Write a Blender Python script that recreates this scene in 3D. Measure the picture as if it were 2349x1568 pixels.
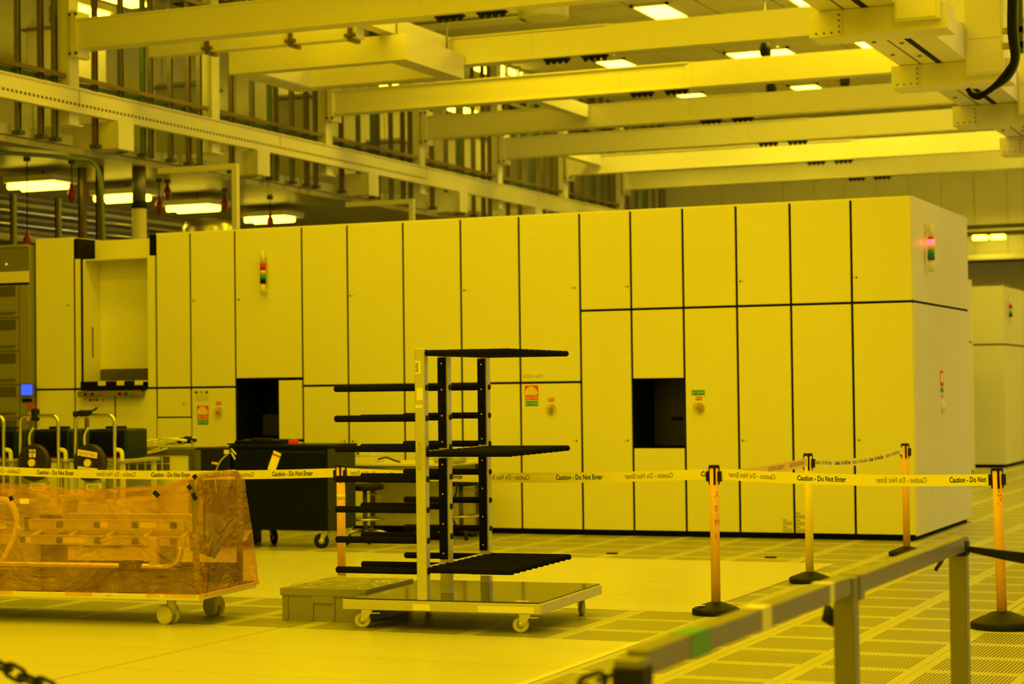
import bpy, bmesh, math, random
from mathutils import Vector, Matrix, noise as mnoise
random.seed(7)
SC = bpy.context.scene
COL = SC.collection
for o in list(bpy.data.objects): bpy.data.objects.remove(o)

# ------------------------------------------------------------------ camera
W_, H_, FPX = 2349.0, 1568.0, 4568.0
CAM = Vector((0, 0, 1.55))
YAW, PIT, ROL = math.radians(23.18934), math.radians(1.37288), math.radians(-0.72505)
FW = Vector((-math.sin(YAW)*math.cos(PIT), math.cos(YAW)*math.cos(PIT), math.sin(PIT)))
R0 = Vector((math.cos(YAW), math.sin(YAW), 0)); U0 = R0.cross(FW)
RT = R0*math.cos(ROL)+U0*math.sin(ROL); UP = -R0*math.sin(ROL)+U0*math.cos(ROL)
cd = bpy.data.cameras.new('camera'); cam = bpy.data.objects.new('camera', cd); COL.objects.link(cam)
m = Matrix((RT, UP, -FW)).transposed().to_4x4(); m.translation = CAM; cam.matrix_world = m
cd.sensor_width = 36; cd.sensor_fit = 'HORIZONTAL'; cd.lens = FPX/W_*36; cd.clip_end = 200
cd.dof.use_dof = True; cd.dof.focus_distance = 12.9; cd.dof.aperture_fstop = 2.8
SC.camera = cam
def ray(x, y): return FW+RT*((x-W_/2)/FPX)+UP*((H_/2-y)/FPX)
def FL(x, y, z=0.): d = ray(x, y); return CAM+d*((z-CAM.z)/d.z)
def PY(x, y, Y): d = ray(x, y); return CAM+d*(Y/d.y)
def PX(x, y, X): d = ray(x, y); return CAM+d*(X/d.x)

# ------------------------------------------------------------------ world, lamps, exposure
w = bpy.data.worlds.new('world'); SC.world = w; w.use_nodes = True
w.node_tree.nodes['Background'].inputs[0].default_value = (1, .68, .002, 1)
w.node_tree.nodes['Background'].inputs[1].default_value = 0.
SC.view_settings.view_transform = 'Standard'; SC.view_settings.look = 'None'
SC.view_settings.gamma = 1; SC.view_settings.use_curve_mapping = False
SC.view_settings.exposure = -0.11
ZC = 8.27                                     # main ceiling height
LAMP = (1, .69, .0012)
def area(name, loc, rot, sx, sy, watt, col=LAMP):
    l = bpy.data.lights.new(name, 'AREA'); l.shape = 'RECTANGLE'; l.size = sx; l.size_y = sy; l.energy = watt; l.color = col; l.spread = math.radians(180)
    o = bpy.data.objects.new(name, l); COL.objects.link(o); o.location = loc; o.rotation_euler = rot; return o
for Y, yw in ((-2.5, 1.25), (2.5, 1.3), (7.5, 1.0), (12.5, 1.0), (17.0, .9), (22.5, .85), (28.3, 1.0)):        # rows of ceiling luminaires over the aisle in front
    for X, pw in ((-11.3, 1.15), (-6.0, 1.10), (-.7, .95), (4.6, .45)):
        area('ceiling_lamp_offscreen', (X, Y, ZC-.08), (0, 0, 0), 4.2, 1.2, 142*pw*yw)
for Y in (30.0, 36.0, 42.0):
    area('ceiling_lamp_offscreen', (2.5, Y, ZC-.08), (0, 0, 0), 4.2, 1.2, 150)
# whiter light from the right, seen in the photograph on every face turned that way; the window around it is added
area('right_light_offscreen', (9.3, 27.0, 2.6), (0, math.radians(90), 0), 3.6, 13.0, 190, (1, .88, .70))

# ------------------------------------------------------------------ materials
MATS = {}
def mat(name, col, rough=.5, metal=0., var=.06, scale=6., bump=0., spec=.4, emit=None, estr=0., bscale=60.):
    if name in MATS: return MATS[name]
    M = bpy.data.materials.new(name); M.use_nodes = True; n = M.node_tree.nodes; l = M.node_tree.links
    p = n['Principled BSDF']
    p.inputs['Roughness'].default_value = rough; p.inputs['Metallic'].default_value = metal
    p.inputs['Specular IOR Level'].default_value = spec
    tc = n.new('ShaderNodeTexCoord'); nz = n.new('ShaderNodeTexNoise'); nz.inputs['Scale'].default_value = scale; nz.inputs['Detail'].default_value = 4
    l.new(tc.outputs['Object'], nz.inputs['Vector'])
    mx = n.new('ShaderNodeMix'); mx.data_type = 'RGBA'
    mx.inputs[6].default_value = (*[c*(1-var) for c in col], 1); mx.inputs[7].default_value = (*[min(1, c*(1+var)) for c in col], 1)
    l.new(nz.outputs['Fac'], mx.inputs[0]); l.new(mx.outputs[2], p.inputs['Base Color'])
    if bump:
        b = n.new('ShaderNodeBump'); b.inputs['Strength'].default_value = bump; b.inputs['Distance'].default_value = .01
        nb = n.new('ShaderNodeTexNoise'); nb.inputs['Scale'].default_value = bscale; l.new(tc.outputs['Object'], nb.inputs['Vector'])
        l.new(nb.outputs['Fac'], b.inputs['Height']); l.new(b.outputs['Normal'], p.inputs['Normal'])
    if emit:
        p.inputs['Emission Color'].default_value = (*emit, 1); p.inputs['Emission Strength'].default_value = estr
    MATS[name] = M; return M
WHITE = mat('machine_panel_white', (.80, .79, .75), .42, var=.03, scale=1.5)
PAINT = mat('beam_paint_cream', (.78, .76, .68), .38, var=.04, scale=2)
PAINT2 = mat('wall_panel_cream', (.70, .68, .58), .35, var=.06, scale=1.2)
CEILM = mat('ceiling_tile_cream', (.62, .60, .50), .6, var=.06)
BLACK = mat('matte_black', (.004, .004, .0035), .7, var=.2, spec=.12)
FOAM = mat('black_foam', (.007, .0065, .005), .95, var=.3, scale=40, bump=.15, spec=.1)
RUBBER = mat('black_rubber', (.008, .008, .007), .55, var=.2, spec=.25)
DKMETAL = mat('dark_steel', (.10, .095, .085), .45, metal=.6, var=.2)
STEEL = mat('stainless_steel', (.66, .65, .62), .28, metal=1., var=.08, scale=12)
RAILM = mat('dark_aluminium', (.26, .245, .20), .38, metal=.7, var=.12, scale=10)  # aluminium with a darker base tone than the anodised one
ALU = mat('anodised_aluminium', (.62, .61, .58), .42, metal=.55, var=.07, scale=14)
STRUT = mat('galvanised_strut', (.24, .23, .20), .42, metal=.75, var=.2, scale=9)
BRSTRUT = mat('bronze_strut', (.20, .15, .09), .45, metal=.6, var=.2, scale=9)
GRNSTRUT = mat('green_conduit', (.14, .22, .13), .4, metal=.3, var=.15)
GREY = mat('equipment_grey', (.42, .42, .38), .5, var=.06)
DGREY = mat('dark_equipment_grey', (.10, .10, .085), .5, var=.12)
CREAM = mat('cream_plastic', (.76, .74, .62), .45, var=.05)
DGREEN = mat('dark_green_lacquer', (.0025, .005, .003), .5, spec=.12, var=.15)
DGREEN2 = mat('slate_green_lacquer', (.022, .03, .03), .5, var=.1)
PODGREEN = mat('pod_green_plastic', (.003, .018, .009), .35, var=.1)
ORANGE = mat('stanchion_orange', (.86, .50, .16), .45, var=.07, scale=10)
YELLOW = mat('stanchion_yellow', (.92, .74, .04), .45, var=.05)
TAPE = mat('caution_belt_yellow', (1.0, .94, .10), .6, var=.01, scale=4)
TAPEO = mat('caution_belt_orange', (.95, .66, .16), .6, var=.04, scale=4)
INK = mat('black_ink', (.006, .006, .006), .7, var=.1)
INKF = mat('faded_ink', (.34, .29, .05), .7, var=.15)
INKR = mat('dark_red_marker', (.30, .10, .04), .7, var=.2)
RED = mat('sign_red', (.75, .05, .025), .5, var=.06)
DRED = mat('button_red', (.55, .02, .015), .3, var=.06)
GREEN = mat('sign_green', (.01, .34, .10), .5, var=.06)
BLUE = mat('lens_blue', (.02, .10, .40), .3, var=.06)
PAPER = mat('label_paper', (.86, .84, .72), .7, var=.03)
OLIVEP = mat('faint_print', (.42, .40, .30), .7, var=.2, scale=60)
BLACKGLOSS = mat('black_gloss_plate', (.05, .048, .04), .10, var=.25, scale=5)
LENSRED = mat('lit_red_lens', (.8, .05, .03), .3, emit=(1, .05, .06), estr=6)
SCREEN = mat('blue_screen', (.02, .05, .5), .3, emit=(.03, .09, 1), estr=1.6)
LED = mat('orange_led', (.6, .2, .05), .3, emit=(1, .25, .04), estr=3)
LIGHTP = mat('lamp_diffuser', (.9, .9, .8), .5, emit=(1, .74, .02), estr=34)
LIGHTF = mat('fluorescent_tube', (.9, .9, .8), .5, emit=(1, .74, .03), estr=16)
GLOWP = mat('polished_pipe', (.72, .70, .66), .16, metal=1.)
def floor_mat(name, perforated, col, rough, grid=False):
    M = bpy.data.materials.new(name); M.use_nodes = True; n = M.node_tree.nodes; l = M.node_tree.links; p = n['Principled BSDF']
    p.inputs['Roughness'].default_value = rough; p.inputs['Specular IOR Level'].default_value = .5
    g = n.new('ShaderNodeNewGeometry'); nz = n.new('ShaderNodeTexNoise'); nz.inputs['Scale'].default_value = 1.3; nz.inputs['Detail'].default_value = 5
    l.new(g.outputs['Position'], nz.inputs['Vector'])
    mx = n.new('ShaderNodeMix'); mx.data_type = 'RGBA'; mx.inputs[6].default_value = (*[c*.93 for c in col], 1); mx.inputs[7].default_value = (*[min(1, c*1.05) for c in col], 1)
    l.new(nz.outputs['Fac'], mx.inputs[0]); out = mx.outputs[2]
    if perforated:
        s = n.new('ShaderNodeSeparateXYZ'); l.new(g.outputs['Position'], s.inputs[0])
        def mth(op, a, b=None, v=None, w2=None):
            k = n.new('ShaderNodeMath'); k.operation = op
            if a is not None: l.new(a, k.inputs[0])
            if b is not None: l.new(b, k.inputs[1])
            elif v is not None: k.inputs[1].default_value = v
            if w2 is not None: k.inputs[2].default_value = w2
            return k.outputs[0]
        def cell(c, off, pitch):
            a = mth('SUBTRACT', c, v=off); return mth('MODULO', mth('ADD', mth('MODULO', a, v=pitch), v=pitch), v=pitch)
        cx = cell(s.outputs['X'], FX0, FP); cy = cell(s.outputs['Y'], FY0, FP)
        def inside(c): return mth('LESS_THAN', mth('ABSOLUTE', mth('SUBTRACT', c, v=FP/2)), v=.247)
        st = mth('LESS_THAN', mth('MODULO', cx, v=.0206), v=.0095)
        f = mth('MULTIPLY', mth('MULTIPLY', inside(cx), inside(cy)), st)
        m2 = n.new('ShaderNodeMix'); m2.data_type = 'RGBA'; l.new(f, m2.inputs[0]); l.new(out, m2.inputs[6]); m2.inputs[7].default_value = (.05, .042, .02, 1); out = m2.outputs[2]
        if grid:
            ln = mth('GREATER_THAN', mth('ABSOLUTE', mth('SUBTRACT', cx, v=FP/2)), v=FP/2-.003); ln2 = mth('GREATER_THAN', mth('ABSOLUTE', mth('SUBTRACT', cy, v=FP/2)), v=FP/2-.003)
            mg = n.new('ShaderNodeMix'); mg.data_type = 'RGBA'; l.new(mth('MAXIMUM', ln, ln2), mg.inputs[0]); l.new(out, mg.inputs[6]); mg.inputs[7].default_value = (.25, .23, .15, 1); out = mg.outputs[2]
    l.new(out, p.inputs['Base Color']); return M
FP = .604; FX0 = -3.480; FY0 = 10.820
PERF = floor_mat('perforated_tile', True, (.52, .51, .40), .38)
PERFG = floor_mat('perforated_tile_far', True, (.52, .51, .40), .38, grid=True)
SHEETM = floor_mat('floor_cover_sheet', False, (.66, .65, .55), .30)
def film_mat():
    M = bpy.data.materials.new('pink_antistatic_film'); M.use_nodes = True; n = M.node_tree.nodes; l = M.node_tree.links
    p = n['Principled BSDF']; p.inputs['Base Color'].default_value = (1.0, .62, .36, 1); p.inputs['Roughness'].default_value = .08; p.inputs['Specular IOR Level'].default_value = .8
    t = n.new('ShaderNodeBsdfTransparent'); t.inputs[0].default_value = (.96, .76, .62, 1)
    tc = n.new('ShaderNodeTexCoord'); mp = n.new('ShaderNodeMapping'); mp.inputs['Scale'].default_value = (1.0, 1.6, 2.4); mp.inputs['Rotation'].default_value = (.3, .5, .2)
    l.new(tc.outputs['Object'], mp.inputs[0])
    n1 = n.new('ShaderNodeTexNoise'); n1.inputs['Scale'].default_value = 1.5; n1.inputs['Detail'].default_value = 3; n1.inputs['Distortion'].default_value = 1.2; l.new(mp.outputs[0], n1.inputs['Vector'])
    v = n.new('ShaderNodeTexVoronoi'); v.feature = 'DISTANCE_TO_EDGE'; v.inputs['Scale'].default_value = 4.0; l.new(n1.outputs['Color'], v.inputs['Vector'])
    b = n.new('ShaderNodeBump'); b.inputs['Strength'].default_value = 1.0; b.inputs['Distance'].default_value = .05
    ad = n.new('ShaderNodeMath'); ad.operation = 'ADD'; l.new(n1.outputs['Fac'], ad.inputs[0]); l.new(v.outputs['Distance'], ad.inputs[1])
    l.new(ad.outputs[0], b.inputs['Height']); l.new(b.outputs['Normal'], p.inputs['Normal'])
    mr = n.new('ShaderNodeMapRange'); mr.inputs[1].default_value = .35; mr.inputs[2].default_value = .7; mr.inputs[3].default_value = .17; mr.inputs[4].default_value = .32; l.new(n1.outputs['Fac'], mr.inputs[0])
    mx = n.new('ShaderNodeMixShader'); l.new(mr.outputs[0], mx.inputs[0]); l.new(t.outputs[0], mx.inputs[1]); l.new(p.outputs[0], mx.inputs[2])
    l.new(mx.outputs[0], n['Material Output'].inputs[0]); return M
def clear_mat(name, tint, fac, rough=.1):
    M = bpy.data.materials.new(name); M.use_nodes = True; n = M.node_tree.nodes; l = M.node_tree.links
    p = n['Principled BSDF']; p.inputs['Base Color'].default_value = (*tint, 1); p.inputs['Roughness'].default_value = rough
    t = n.new('ShaderNodeBsdfTransparent'); mx = n.new('ShaderNodeMixShader')
    tc = n.new('ShaderNodeTexCoord'); nz = n.new('ShaderNodeTexNoise'); nz.inputs['Scale'].default_value = 9; nz.inputs['Distortion'].default_value = 1
    l.new(tc.outputs['Object'], nz.inputs['Vector']); b = n.new('ShaderNodeBump'); b.inputs['Strength'].default_value = .4; b.inputs['Distance'].default_value = .02
    l.new(nz.outputs['Fac'], b.inputs['Height']); l.new(b.outputs['Normal'], p.inputs['Normal'])
    mx.inputs[0].default_value = fac; l.new(t.outputs[0], mx.inputs[1]); l.new(p.outputs[0], mx.inputs[2]); l.new(mx.outputs[0], n['Material Output'].inputs[0]); return M
FILM = film_mat(); CLEAR = clear_mat('clear_film', (.9, .88, .75), .32); DOME = clear_mat('clear_dome', (.9, .88, .8), .18)

# ------------------------------------------------------------------ mesh helpers
def box(b, x0, x1, y0, y1, z0, z1, M=None):
    v = [b.verts.new((x, y, z)) for x in (x0, x1) for y in (y0, y1) for z in (z0, z1)]
    for f in ((0, 1, 3, 2), (4, 6, 7, 5), (0, 4, 5, 1), (2, 3, 7, 6), (0, 2, 6, 4), (1, 5, 7, 3)): b.faces.new([v[i] for i in f])
    if M is not None: bmesh.ops.transform(b, matrix=M, verts=v)
    return b
def bx(*a): b = bmesh.new(); return box(b, *a)
def tube(b, pts, r, seg=8, cap=True):
    pts = [Vector(p) for p in pts]; rings = []
    up = None
    for i, p in enumerate(pts):
        t = (pts[min(i+1, len(pts)-1)]-pts[max(i-1, 0)]).normalized()
        if up is None: up = Vector((0, 0, 1)) if abs(t.z) < .9 else Vector((1, 0, 0))
        s = t.cross(up).normalized(); up = s.cross(t).normalized()
        rr = r[i] if isinstance(r, (list, tuple)) else r
        rings.append([b.verts.new(p+(s*math.cos(a)+up*math.sin(a))*rr) for a in [2*math.pi*k/seg for k in range(seg)]])
    for a, c in zip(rings, rings[1:]):
        for k in range(seg):
            f = b.faces.new((a[k], a[(k+1) % seg], c[(k+1) % seg], c[k])); f.smooth = seg > 6
    if cap:
        b.faces.new(list(reversed(rings[0]))); b.faces.new(rings[-1])
    return b
def cyl(b, p0, p1, r, seg=12): return tube(b, [p0, p1], r, seg)
def tb(*a, **k): b = bmesh.new(); return tube(b, *a, **k)
def prism(b, poly, axis, a0, a1):
    """extrude a 2-D outline; axis 'y': outline in x,z; 'x': outline in y,z; 'z': outline in x,y"""
    def P(u, v, a): return {'y': (u, a, v), 'x': (a, u, v), 'z': (u, v, a)}[axis]
    A = [b.verts.new(P(u, v, a0)) for u, v in poly]; B = [b.verts.new(P(u, v, a1)) for u, v in poly]
    b.faces.new(A); b.faces.new(list(reversed(B)))
    for i in range(len(poly)): b.faces.new((A[i], B[i], B[(i+1) % len(poly)], A[(i+1) % len(poly)]))
    return b
def lathe(b, prof, seg=16, c=(0, 0, 0)):
    c = Vector(c); rings = [[b.verts.new(c+Vector((r*math.cos(2*math.pi*k/seg), r*math.sin(2*math.pi*k/seg), z))) for k in range(seg)] for r, z in prof]
    for a, d in zip(rings, rings[1:]):
        for k in range(seg): f = b.faces.new((a[k], a[(k+1) % seg], d[(k+1) % seg], d[k])); f.smooth = True
    b.faces.new(list(reversed(rings[0]))); b.faces.new(rings[-1]); return b
def rbox(x0, x1, y0, y1, z0, z1, r=.01, seg=2):
    b = bx(x0, x1, y0, y1, z0, z1); bmesh.ops.bevel(b, geom=b.edges[:], offset=r, segments=seg, affect='EDGES', profile=.5); return b
def bez(pts, n=8):
    """smooth polyline through points (Catmull-Rom)"""
    P = [Vector(p) for p in pts]; P = [P[0]*2-P[1]]+P+[P[-1]*2-P[-2]]; out = []
    for i in range(1, len(P)-2):
        for k in range(n):
            t = k/n; a, b_, c, d = P[i-1:i+3]
            out.append(.5*((2*b_)+(c-a)*t+(2*a-5*b_+4*c-d)*t*t+(3*b_-a-3*c+d)*t**3))
    return out+[P[-2]]
TM = {}
def tag(o, label=None, cat=None, group=None, kind=None):
    if label: o['label'] = label
    if cat: o['category'] = cat
    if group: o['group'] = group
    if kind: o['kind'] = kind
    return o
def thing(name, label, cat, loc=(0, 0, 0), rotz=0., group=None, kind=None):
    o = bpy.data.objects.new(name, None); o.empty_display_size = .1; COL.objects.link(o); o.location = loc; o.rotation_euler = (0, 0, rotz)
    TM[o.name] = Matrix.Translation(Vector(loc)) @ Matrix.Rotation(rotz, 4, 'Z')
    return tag(o, label, cat, group, kind)
def meshobj(name, b, material):
    bmesh.ops.recalc_face_normals(b, faces=b.faces[:]); me = bpy.data.meshes.new(name); b.to_mesh(me); b.free(); me.materials.append(material)
    o = bpy.data.objects.new(name, me); COL.objects.link(o); return o
def part(name, b, material, parent, local=False, label=None):
    """mesh given in world coordinates (or the parent's own when local) parented to its thing"""
    o = meshobj(name, b, material)
    M = TM.get(parent.name, Matrix.Identity(4))
    if not local: o.data.transform(M.inverted())
    TM[o.name] = M if not local else M
    o.parent = parent
    if label: o['label'] = label
    return o
def single(name, b, material, label, cat, group=None, kind=None):
    o = meshobj(name, b, material); TM[o.name] = Matrix.Identity(4)
    # origin at the base centre
    vs = [v.co for v in o.data.vertices]; c = Vector(((min(v.x for v in vs)+max(v.x for v in vs))/2, (min(v.y for v in vs)+max(v.y for v in vs))/2, min(v.z for v in vs)))
    o.data.transform(Matrix.Translation(-c)); o.location = c; TM[o.name] = Matrix.Translation(c)
    return tag(o, label, cat, group, kind)
def copy_tree(o, parent=None, loc=None, rotz=None, label=None):
    c = o.copy(); COL.objects.link(c); c.parent = parent
    if loc is not None: c.location = loc
    if rotz is not None: c.rotation_euler = (0, 0, rotz)
    if label: c['label'] = label
    if parent is None: TM[c.name] = Matrix.Translation(Vector(c.location)) @ Matrix.Rotation(c.rotation_euler.z, 4, 'Z')
    for ch in [x for x in bpy.data.objects if x.parent is o]: copy_tree(ch, c)
    return c
TXT = {}
def text_bm(s, size, bold=.0):
    """text outline as bmesh in the x,y plane, left-aligned on the baseline"""
    k = (s, bold)
    if k not in TXT:
        cu = bpy.data.curves.new('text', 'FONT'); cu.body = s; cu.size = 1; cu.offset = bold; cu.resolution_u = 2
        o = bpy.data.objects.new('text', cu); COL.objects.link(o)
        TXT[k] = bpy.data.meshes.new_from_object(o); bpy.data.objects.remove(o); bpy.data.curves.remove(cu)
    b = bmesh.new(); b.from_mesh(TXT[k]); bmesh.ops.scale(b, vec=(size, size, size), verts=b.verts[:]); return b
def text_fit(s, width, height, bold=0.):
    b = text_bm(s, 1, bold); xs = [v.co.x for v in b.verts]; ys = [v.co.y for v in b.verts]
    for v in b.verts: v.co = ((v.co.x-min(xs))/(max(xs)-min(xs))*width, (v.co.y-min(ys))/(max(ys)-min(ys))*height, 0)
    return b
def warp(b, f):
    for v in b.verts: v.co = f(v.co.x, v.co.y)
    return b
def cull(b): return b

# ------------------------------------------------------------------ floor
fl = tag(meshobj('floor', bx(-32, 14, -4, 54, -.30, -.004), PERFG), 'raised perforated cleanroom floor of the bay', 'floor', kind='structure'); TM[fl.name] = Matrix.Identity(4)
tile_b = bx(-FP/2+.0016, FP/2-.0016, -FP/2+.0016, FP/2-.0016, -.03, 0)
tile_me = bpy.data.meshes.new('tile'); bmesh.ops.recalc_face_normals(tile_b, faces=tile_b.faces[:]); tile_b.to_mesh(tile_me); tile_me.materials.append(PERF)
cells = []
for i in range(-16, 14):
    for j in range(-4, 30):
        c = Vector((FX0+(i+.5)*FP, FY0+(j+.5)*FP, 0))
        if c.y < 19.4 and c.x < -4.2 and (c.y < 11.2 or 13.4 < c.y < 16.8): continue
        if 19.9 < c.y < 22.6 and c.x < -4.4: continue
        v = c-CAM; d = v.dot(FW); px = W_/2+FPX*v.dot(RT)/d; py = H_/2-FPX*v.dot(UP)/d
        if -60 < px < W_+60 and py < H_+60: cells.append((d, c))
cells.sort(key=lambda t: t[0])
for d, c in cells[:298]:
    o = bpy.data.objects.new('tile', tile_me); COL.objects.link(o); o.parent = fl; o.location = c
def sheet(x0, x1, y0, y1):
    part('floor_sheet', bx(x0+.003, x1-.003, y0+.003, y1-.003, -.003, .004), SHEETM, fl)
ys = [13.10, 14.08, 15.08, 16.08, 17.07]
xs = [-14.6, -12.0, -9.25, -6.7, -4.28]
for a, b2 in zip(ys, ys[1:]):
    for c, d in zip(xs, xs[1:]): sheet(c, d, a, b2)
for a, b2 in zip([6.3, 7.9, 8.7, 9.52, 10.32, 11.49], [7.9, 8.7, 9.52, 10.32, 11.49]):
    for c, d in ((-11.0, -6.612), (-6.588, -4.105)): sheet(c, d, a, b2)
part('joint_tape', bx(-6.615, -6.585, 6.3, 11.49, -.003, .003), GREY, fl)
part('edge_tape', bx(-4.135, -4.085, 6.3, 11.49, -.003, .0055), CREAM, fl)

# ------------------------------------------------------------------ room shell
YW = 50.0
wb = tag(meshobj('wall_back', bx(-32, 14, YW, YW+.3, 4.69, ZC), PAINT2), 'far cream panelled wall above the service ledge', 'wall', kind='structure'); TM[wb.name] = Matrix.Identity(4)
px_ = -18.6
while px_ < 2:                                 # upright wall panels with shadow joints
    part('panel', bx(px_+.012, px_+.80, YW-.03, YW, 4.72, ZC-.01), PAINT2, wb); px_ += .812
part('ledge', bx(-32, 14, YW-.55, YW, 4.60, 4.72), PAINT, wb)
part('ledge_rail', bx(-32, 14, YW-.60, YW-.5, 5.35, 5.45), DKMETAL, wb)
tag(meshobj('wall_rear', bx(-32, 14, YW+2.2, YW+2.4, 0, 4.69), PAINT2), 'lower rear wall set back under the ledge', 'wall', kind='structure')
tag(meshobj('wall_right', bx(9.6, 9.9, -4, YW, 0, ZC), PAINT2), 'right-hand cream wall of the bay', 'wall', kind='structure')
tag(meshobj('wall_left', bx(-30.3, -30, -4, YW+2, 0, ZC), PAINT2), 'left-hand wall beyond the service area', 'wall', kind='structure')
tag(meshobj('wall_front', bx(-32, 14, -4.4, -4.1, 0, ZC), PAINT2), 'cream end wall of the bay behind the photographer', 'wall', kind='structure')
GLASSM = mat('window_glass_pale', (.8, .8, .7), .1)
def window(name, x0, x1, y0, y1, z0, z1, label):
    t = thing(name, label, 'window', ((x0+x1)/2, (y0+y1)/2, z0), 0, None, 'structure'); part('pane', bx(x0, x1, y0, y1, z0, z1), GLASSM, t)
    if x1-x0 > y1-y0:
        for a in ((x0-.1, x0, z0-.1, z1+.1), (x1, x1+.1, z0-.1, z1+.1), (x0, x1, z0-.1, z0), (x0, x1, z1, z1+.1)): part('window_frame', bx(a[0], a[1], y0, y1+.05, a[2], a[3]), STRUT, t)
    else:
        for a in ((y0-.1, y0, z0-.1, z1+.1), (y1, y1+.1, z0-.1, z1+.1), (y0, y1, z0-.1, z0), (y0, y1, z1, z1+.1)): part('window_frame', bx(x0-.05, x1, a[0], a[1], a[2], a[3]), STRUT, t)
window('added_window_1', 9.5, 9.6, 20.5, 33.5, .8, 4.4, 'long unseen window added to the right-hand wall for the light')  # unseen window, added to give the whiter light from the right an origin
ce = tag(meshobj('ceiling', bx(-32, 14, -4, YW+2.4, ZC+.02, ZC+.3), DKMETAL), 'high tiled cleanroom ceiling', 'ceiling', kind='structure'); TM[ce.name] = Matrix.Identity(4)
cb = bx(-.585, .585, -.585, .585, -.02, .02); bmesh.ops.recalc_face_normals(cb, faces=cb.faces[:]); cme = bpy.data.meshes.new('ceiling_tile'); cb.to_mesh(cme); cme.materials.append(CEILM)
for i in range(17):
    for j in range(17):
        o = bpy.data.objects.new('ceiling_tile', cme); COL.objects.link(o); o.parent = ce; o.location = (-17.2+1.21*i, 29.7+1.21*j, ZC)
part('ceiling_field', bx(-32, 14, -4, 29.0, ZC-.01, ZC+.02), CEILM, ce)
part('ceiling_field', bx(3.2, 14, 29.0, YW, ZC-.01, ZC+.02), CEILM, ce)
def ceiling_light(x, y, sx, sy, label, out):
    t = thing('ceiling_light_offscreen' if out else 'ceiling_light', label, 'light', (x, y, ZC-.02), 0, 'lit panels in the high ceiling')
    b = bmesh.new()
    for s in (-1, 1):
        box(b, -sx/2-.05, sx/2+.05, s*sy/2-.03+s*.02, s*sy/2+.03+s*.02, -.05, 0); box(b, s*sx/2-.03+s*.02, s*sx/2+.03+s*.02, -sy/2-.05, sy/2+.05, -.05, 0)
    part('frame', b, PAINT, t, True); part('diffuser', bx(-sx/2, sx/2, -sy/2, sy/2, -.035, -.005), LIGHTP, t, True)
for j in range(-2, 5):
    for i in range(0, 3):
        shown = (j, i) in ((0, 0), (1, 0), (-1, 1), (0, 1), (1, 1), (2, 1), (-1, 2), (0, 2))
        out = (j, i) in ((2, 0), (2, 2)) or j > 2
        if not (shown or out): continue
        x = -11.35+2.66*j; y = 33.4+5.15*i; sx, sy = .6, 1.25
        if (j, i) == (0, 1): x += .35; sx = 1.25; sy = .75
        ceiling_light(x, y, sx, sy, 'bright recessed light panel in the ceiling row '+['farthest from', 'second from', 'nearest'][i]+' the far wall', out)

# ------------------------------------------------------------------ overhead cross beams
XG = -16.05; YB0 = 22.3; SP = 3.6
SPLX = [PY(px_s, py_s, YB0+SP*k).x for k, (px_s, py_s) in enumerate(((1170, 30), (1402, 120), (1586, 200), (1735, 265), (1858, 320), (1961, 365), (2048, 400)))]
ordw = ['first', 'second', 'third', 'fourth', 'fifth', 'sixth', 'seventh']
def clip_row(x, y, z, parent):
    b = bmesh.new()
    box(b, x, x+.38, y-.05, y+.05, z-.03, z)
    for k in range(4): tube(b, [(x+.05+k*.093, y, z-.03), (x+.05+k*.093, y, z-.06), (x+.05+k*.093, y, z-.085)], [.045, .036, .010], 10)
    part('cable_clip_row', b, RUBBER, parent)
for i in range(7):
    y = YB0+SP*i; x0 = XG+.25; z0, z1 = 6.20, 6.585
    if i == 1: x0 = PX(480, 200, XG).x+4.0     # stops at the short tie beam
    t = thing('cross_beam', f'{ordw[i]} long cream box beam under the ceiling counting from the open hood end', 'beam', (x0, y, z0), 0, 'cream box beams crossing under the ceiling')
    xs_ = SPLX[i] if SPLX[i] else -8.0
    part('web', bx(x0, xs_, y-.12, y+.12, z0+.012, z1-.012), PAINT, t)
    part('web', bx(xs_+.004, 8.5, y-.125, y+.125, z0, z1), PAINT, t)
    part('splice_plate', bx(xs_-.05, xs_+.05, y-.135, y-.12, z0-.004, z1+.004), PAINT, t)
    part('splice_plate', bx(xs_-1.15, xs_-1.135, y-.127, y-.12, z0, z1), PAINT2, t)
    part('top_flange', bx(x0, xs_, y-.15, y+.15, z1-.012, z1+.01), PAINT, t)
    part('bottom_flange', bx(x0, xs_, y-.15, y+.15, z0-.01, z0+.012), PAINT, t)
    if i != 1:
        b = bx(x0-.08, x0+.02, y-.16, y+.16, z0-.12, z1+.12); part('end_plate', b, PAINT, t)
        b = bmesh.new()
        for zz in (z0-.07, z1+.07):
            for yy in (-.1, .1): cyl(b, (x0-.03+yy*.5, y-.175, zz), (x0-.03+yy*.5, y-.155, zz), .022, 8)
        part('bolt', b, DKMETAL, t)
    for xx in (xs_-.43, xs_-1.0): clip_row(xx, y, z0-.005, t)
# short tie beams between neighbouring beams
def tie(px0, py0, px1, py1, i, label):
    a = PY(px1, py1, YB0+SP*i)
    t = single('tie_beam', bx(a.x-.10, a.x+.10, YB0+SP*(i-1)+.16, YB0+SP*i-.16, 6.36, 6.585), PAINT, label, 'beam')
    return a
tie(0, 0, 1030, 100, 1, 'short cream tie beam beside the open hood')
tie(0, 0, 1345, 245, 3, 'short cream tie beam between the third and fourth cross beams')
tie(0, 0, 1375, 370, 5, 'short cream tie beam between the fifth and sixth cross beams')

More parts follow.
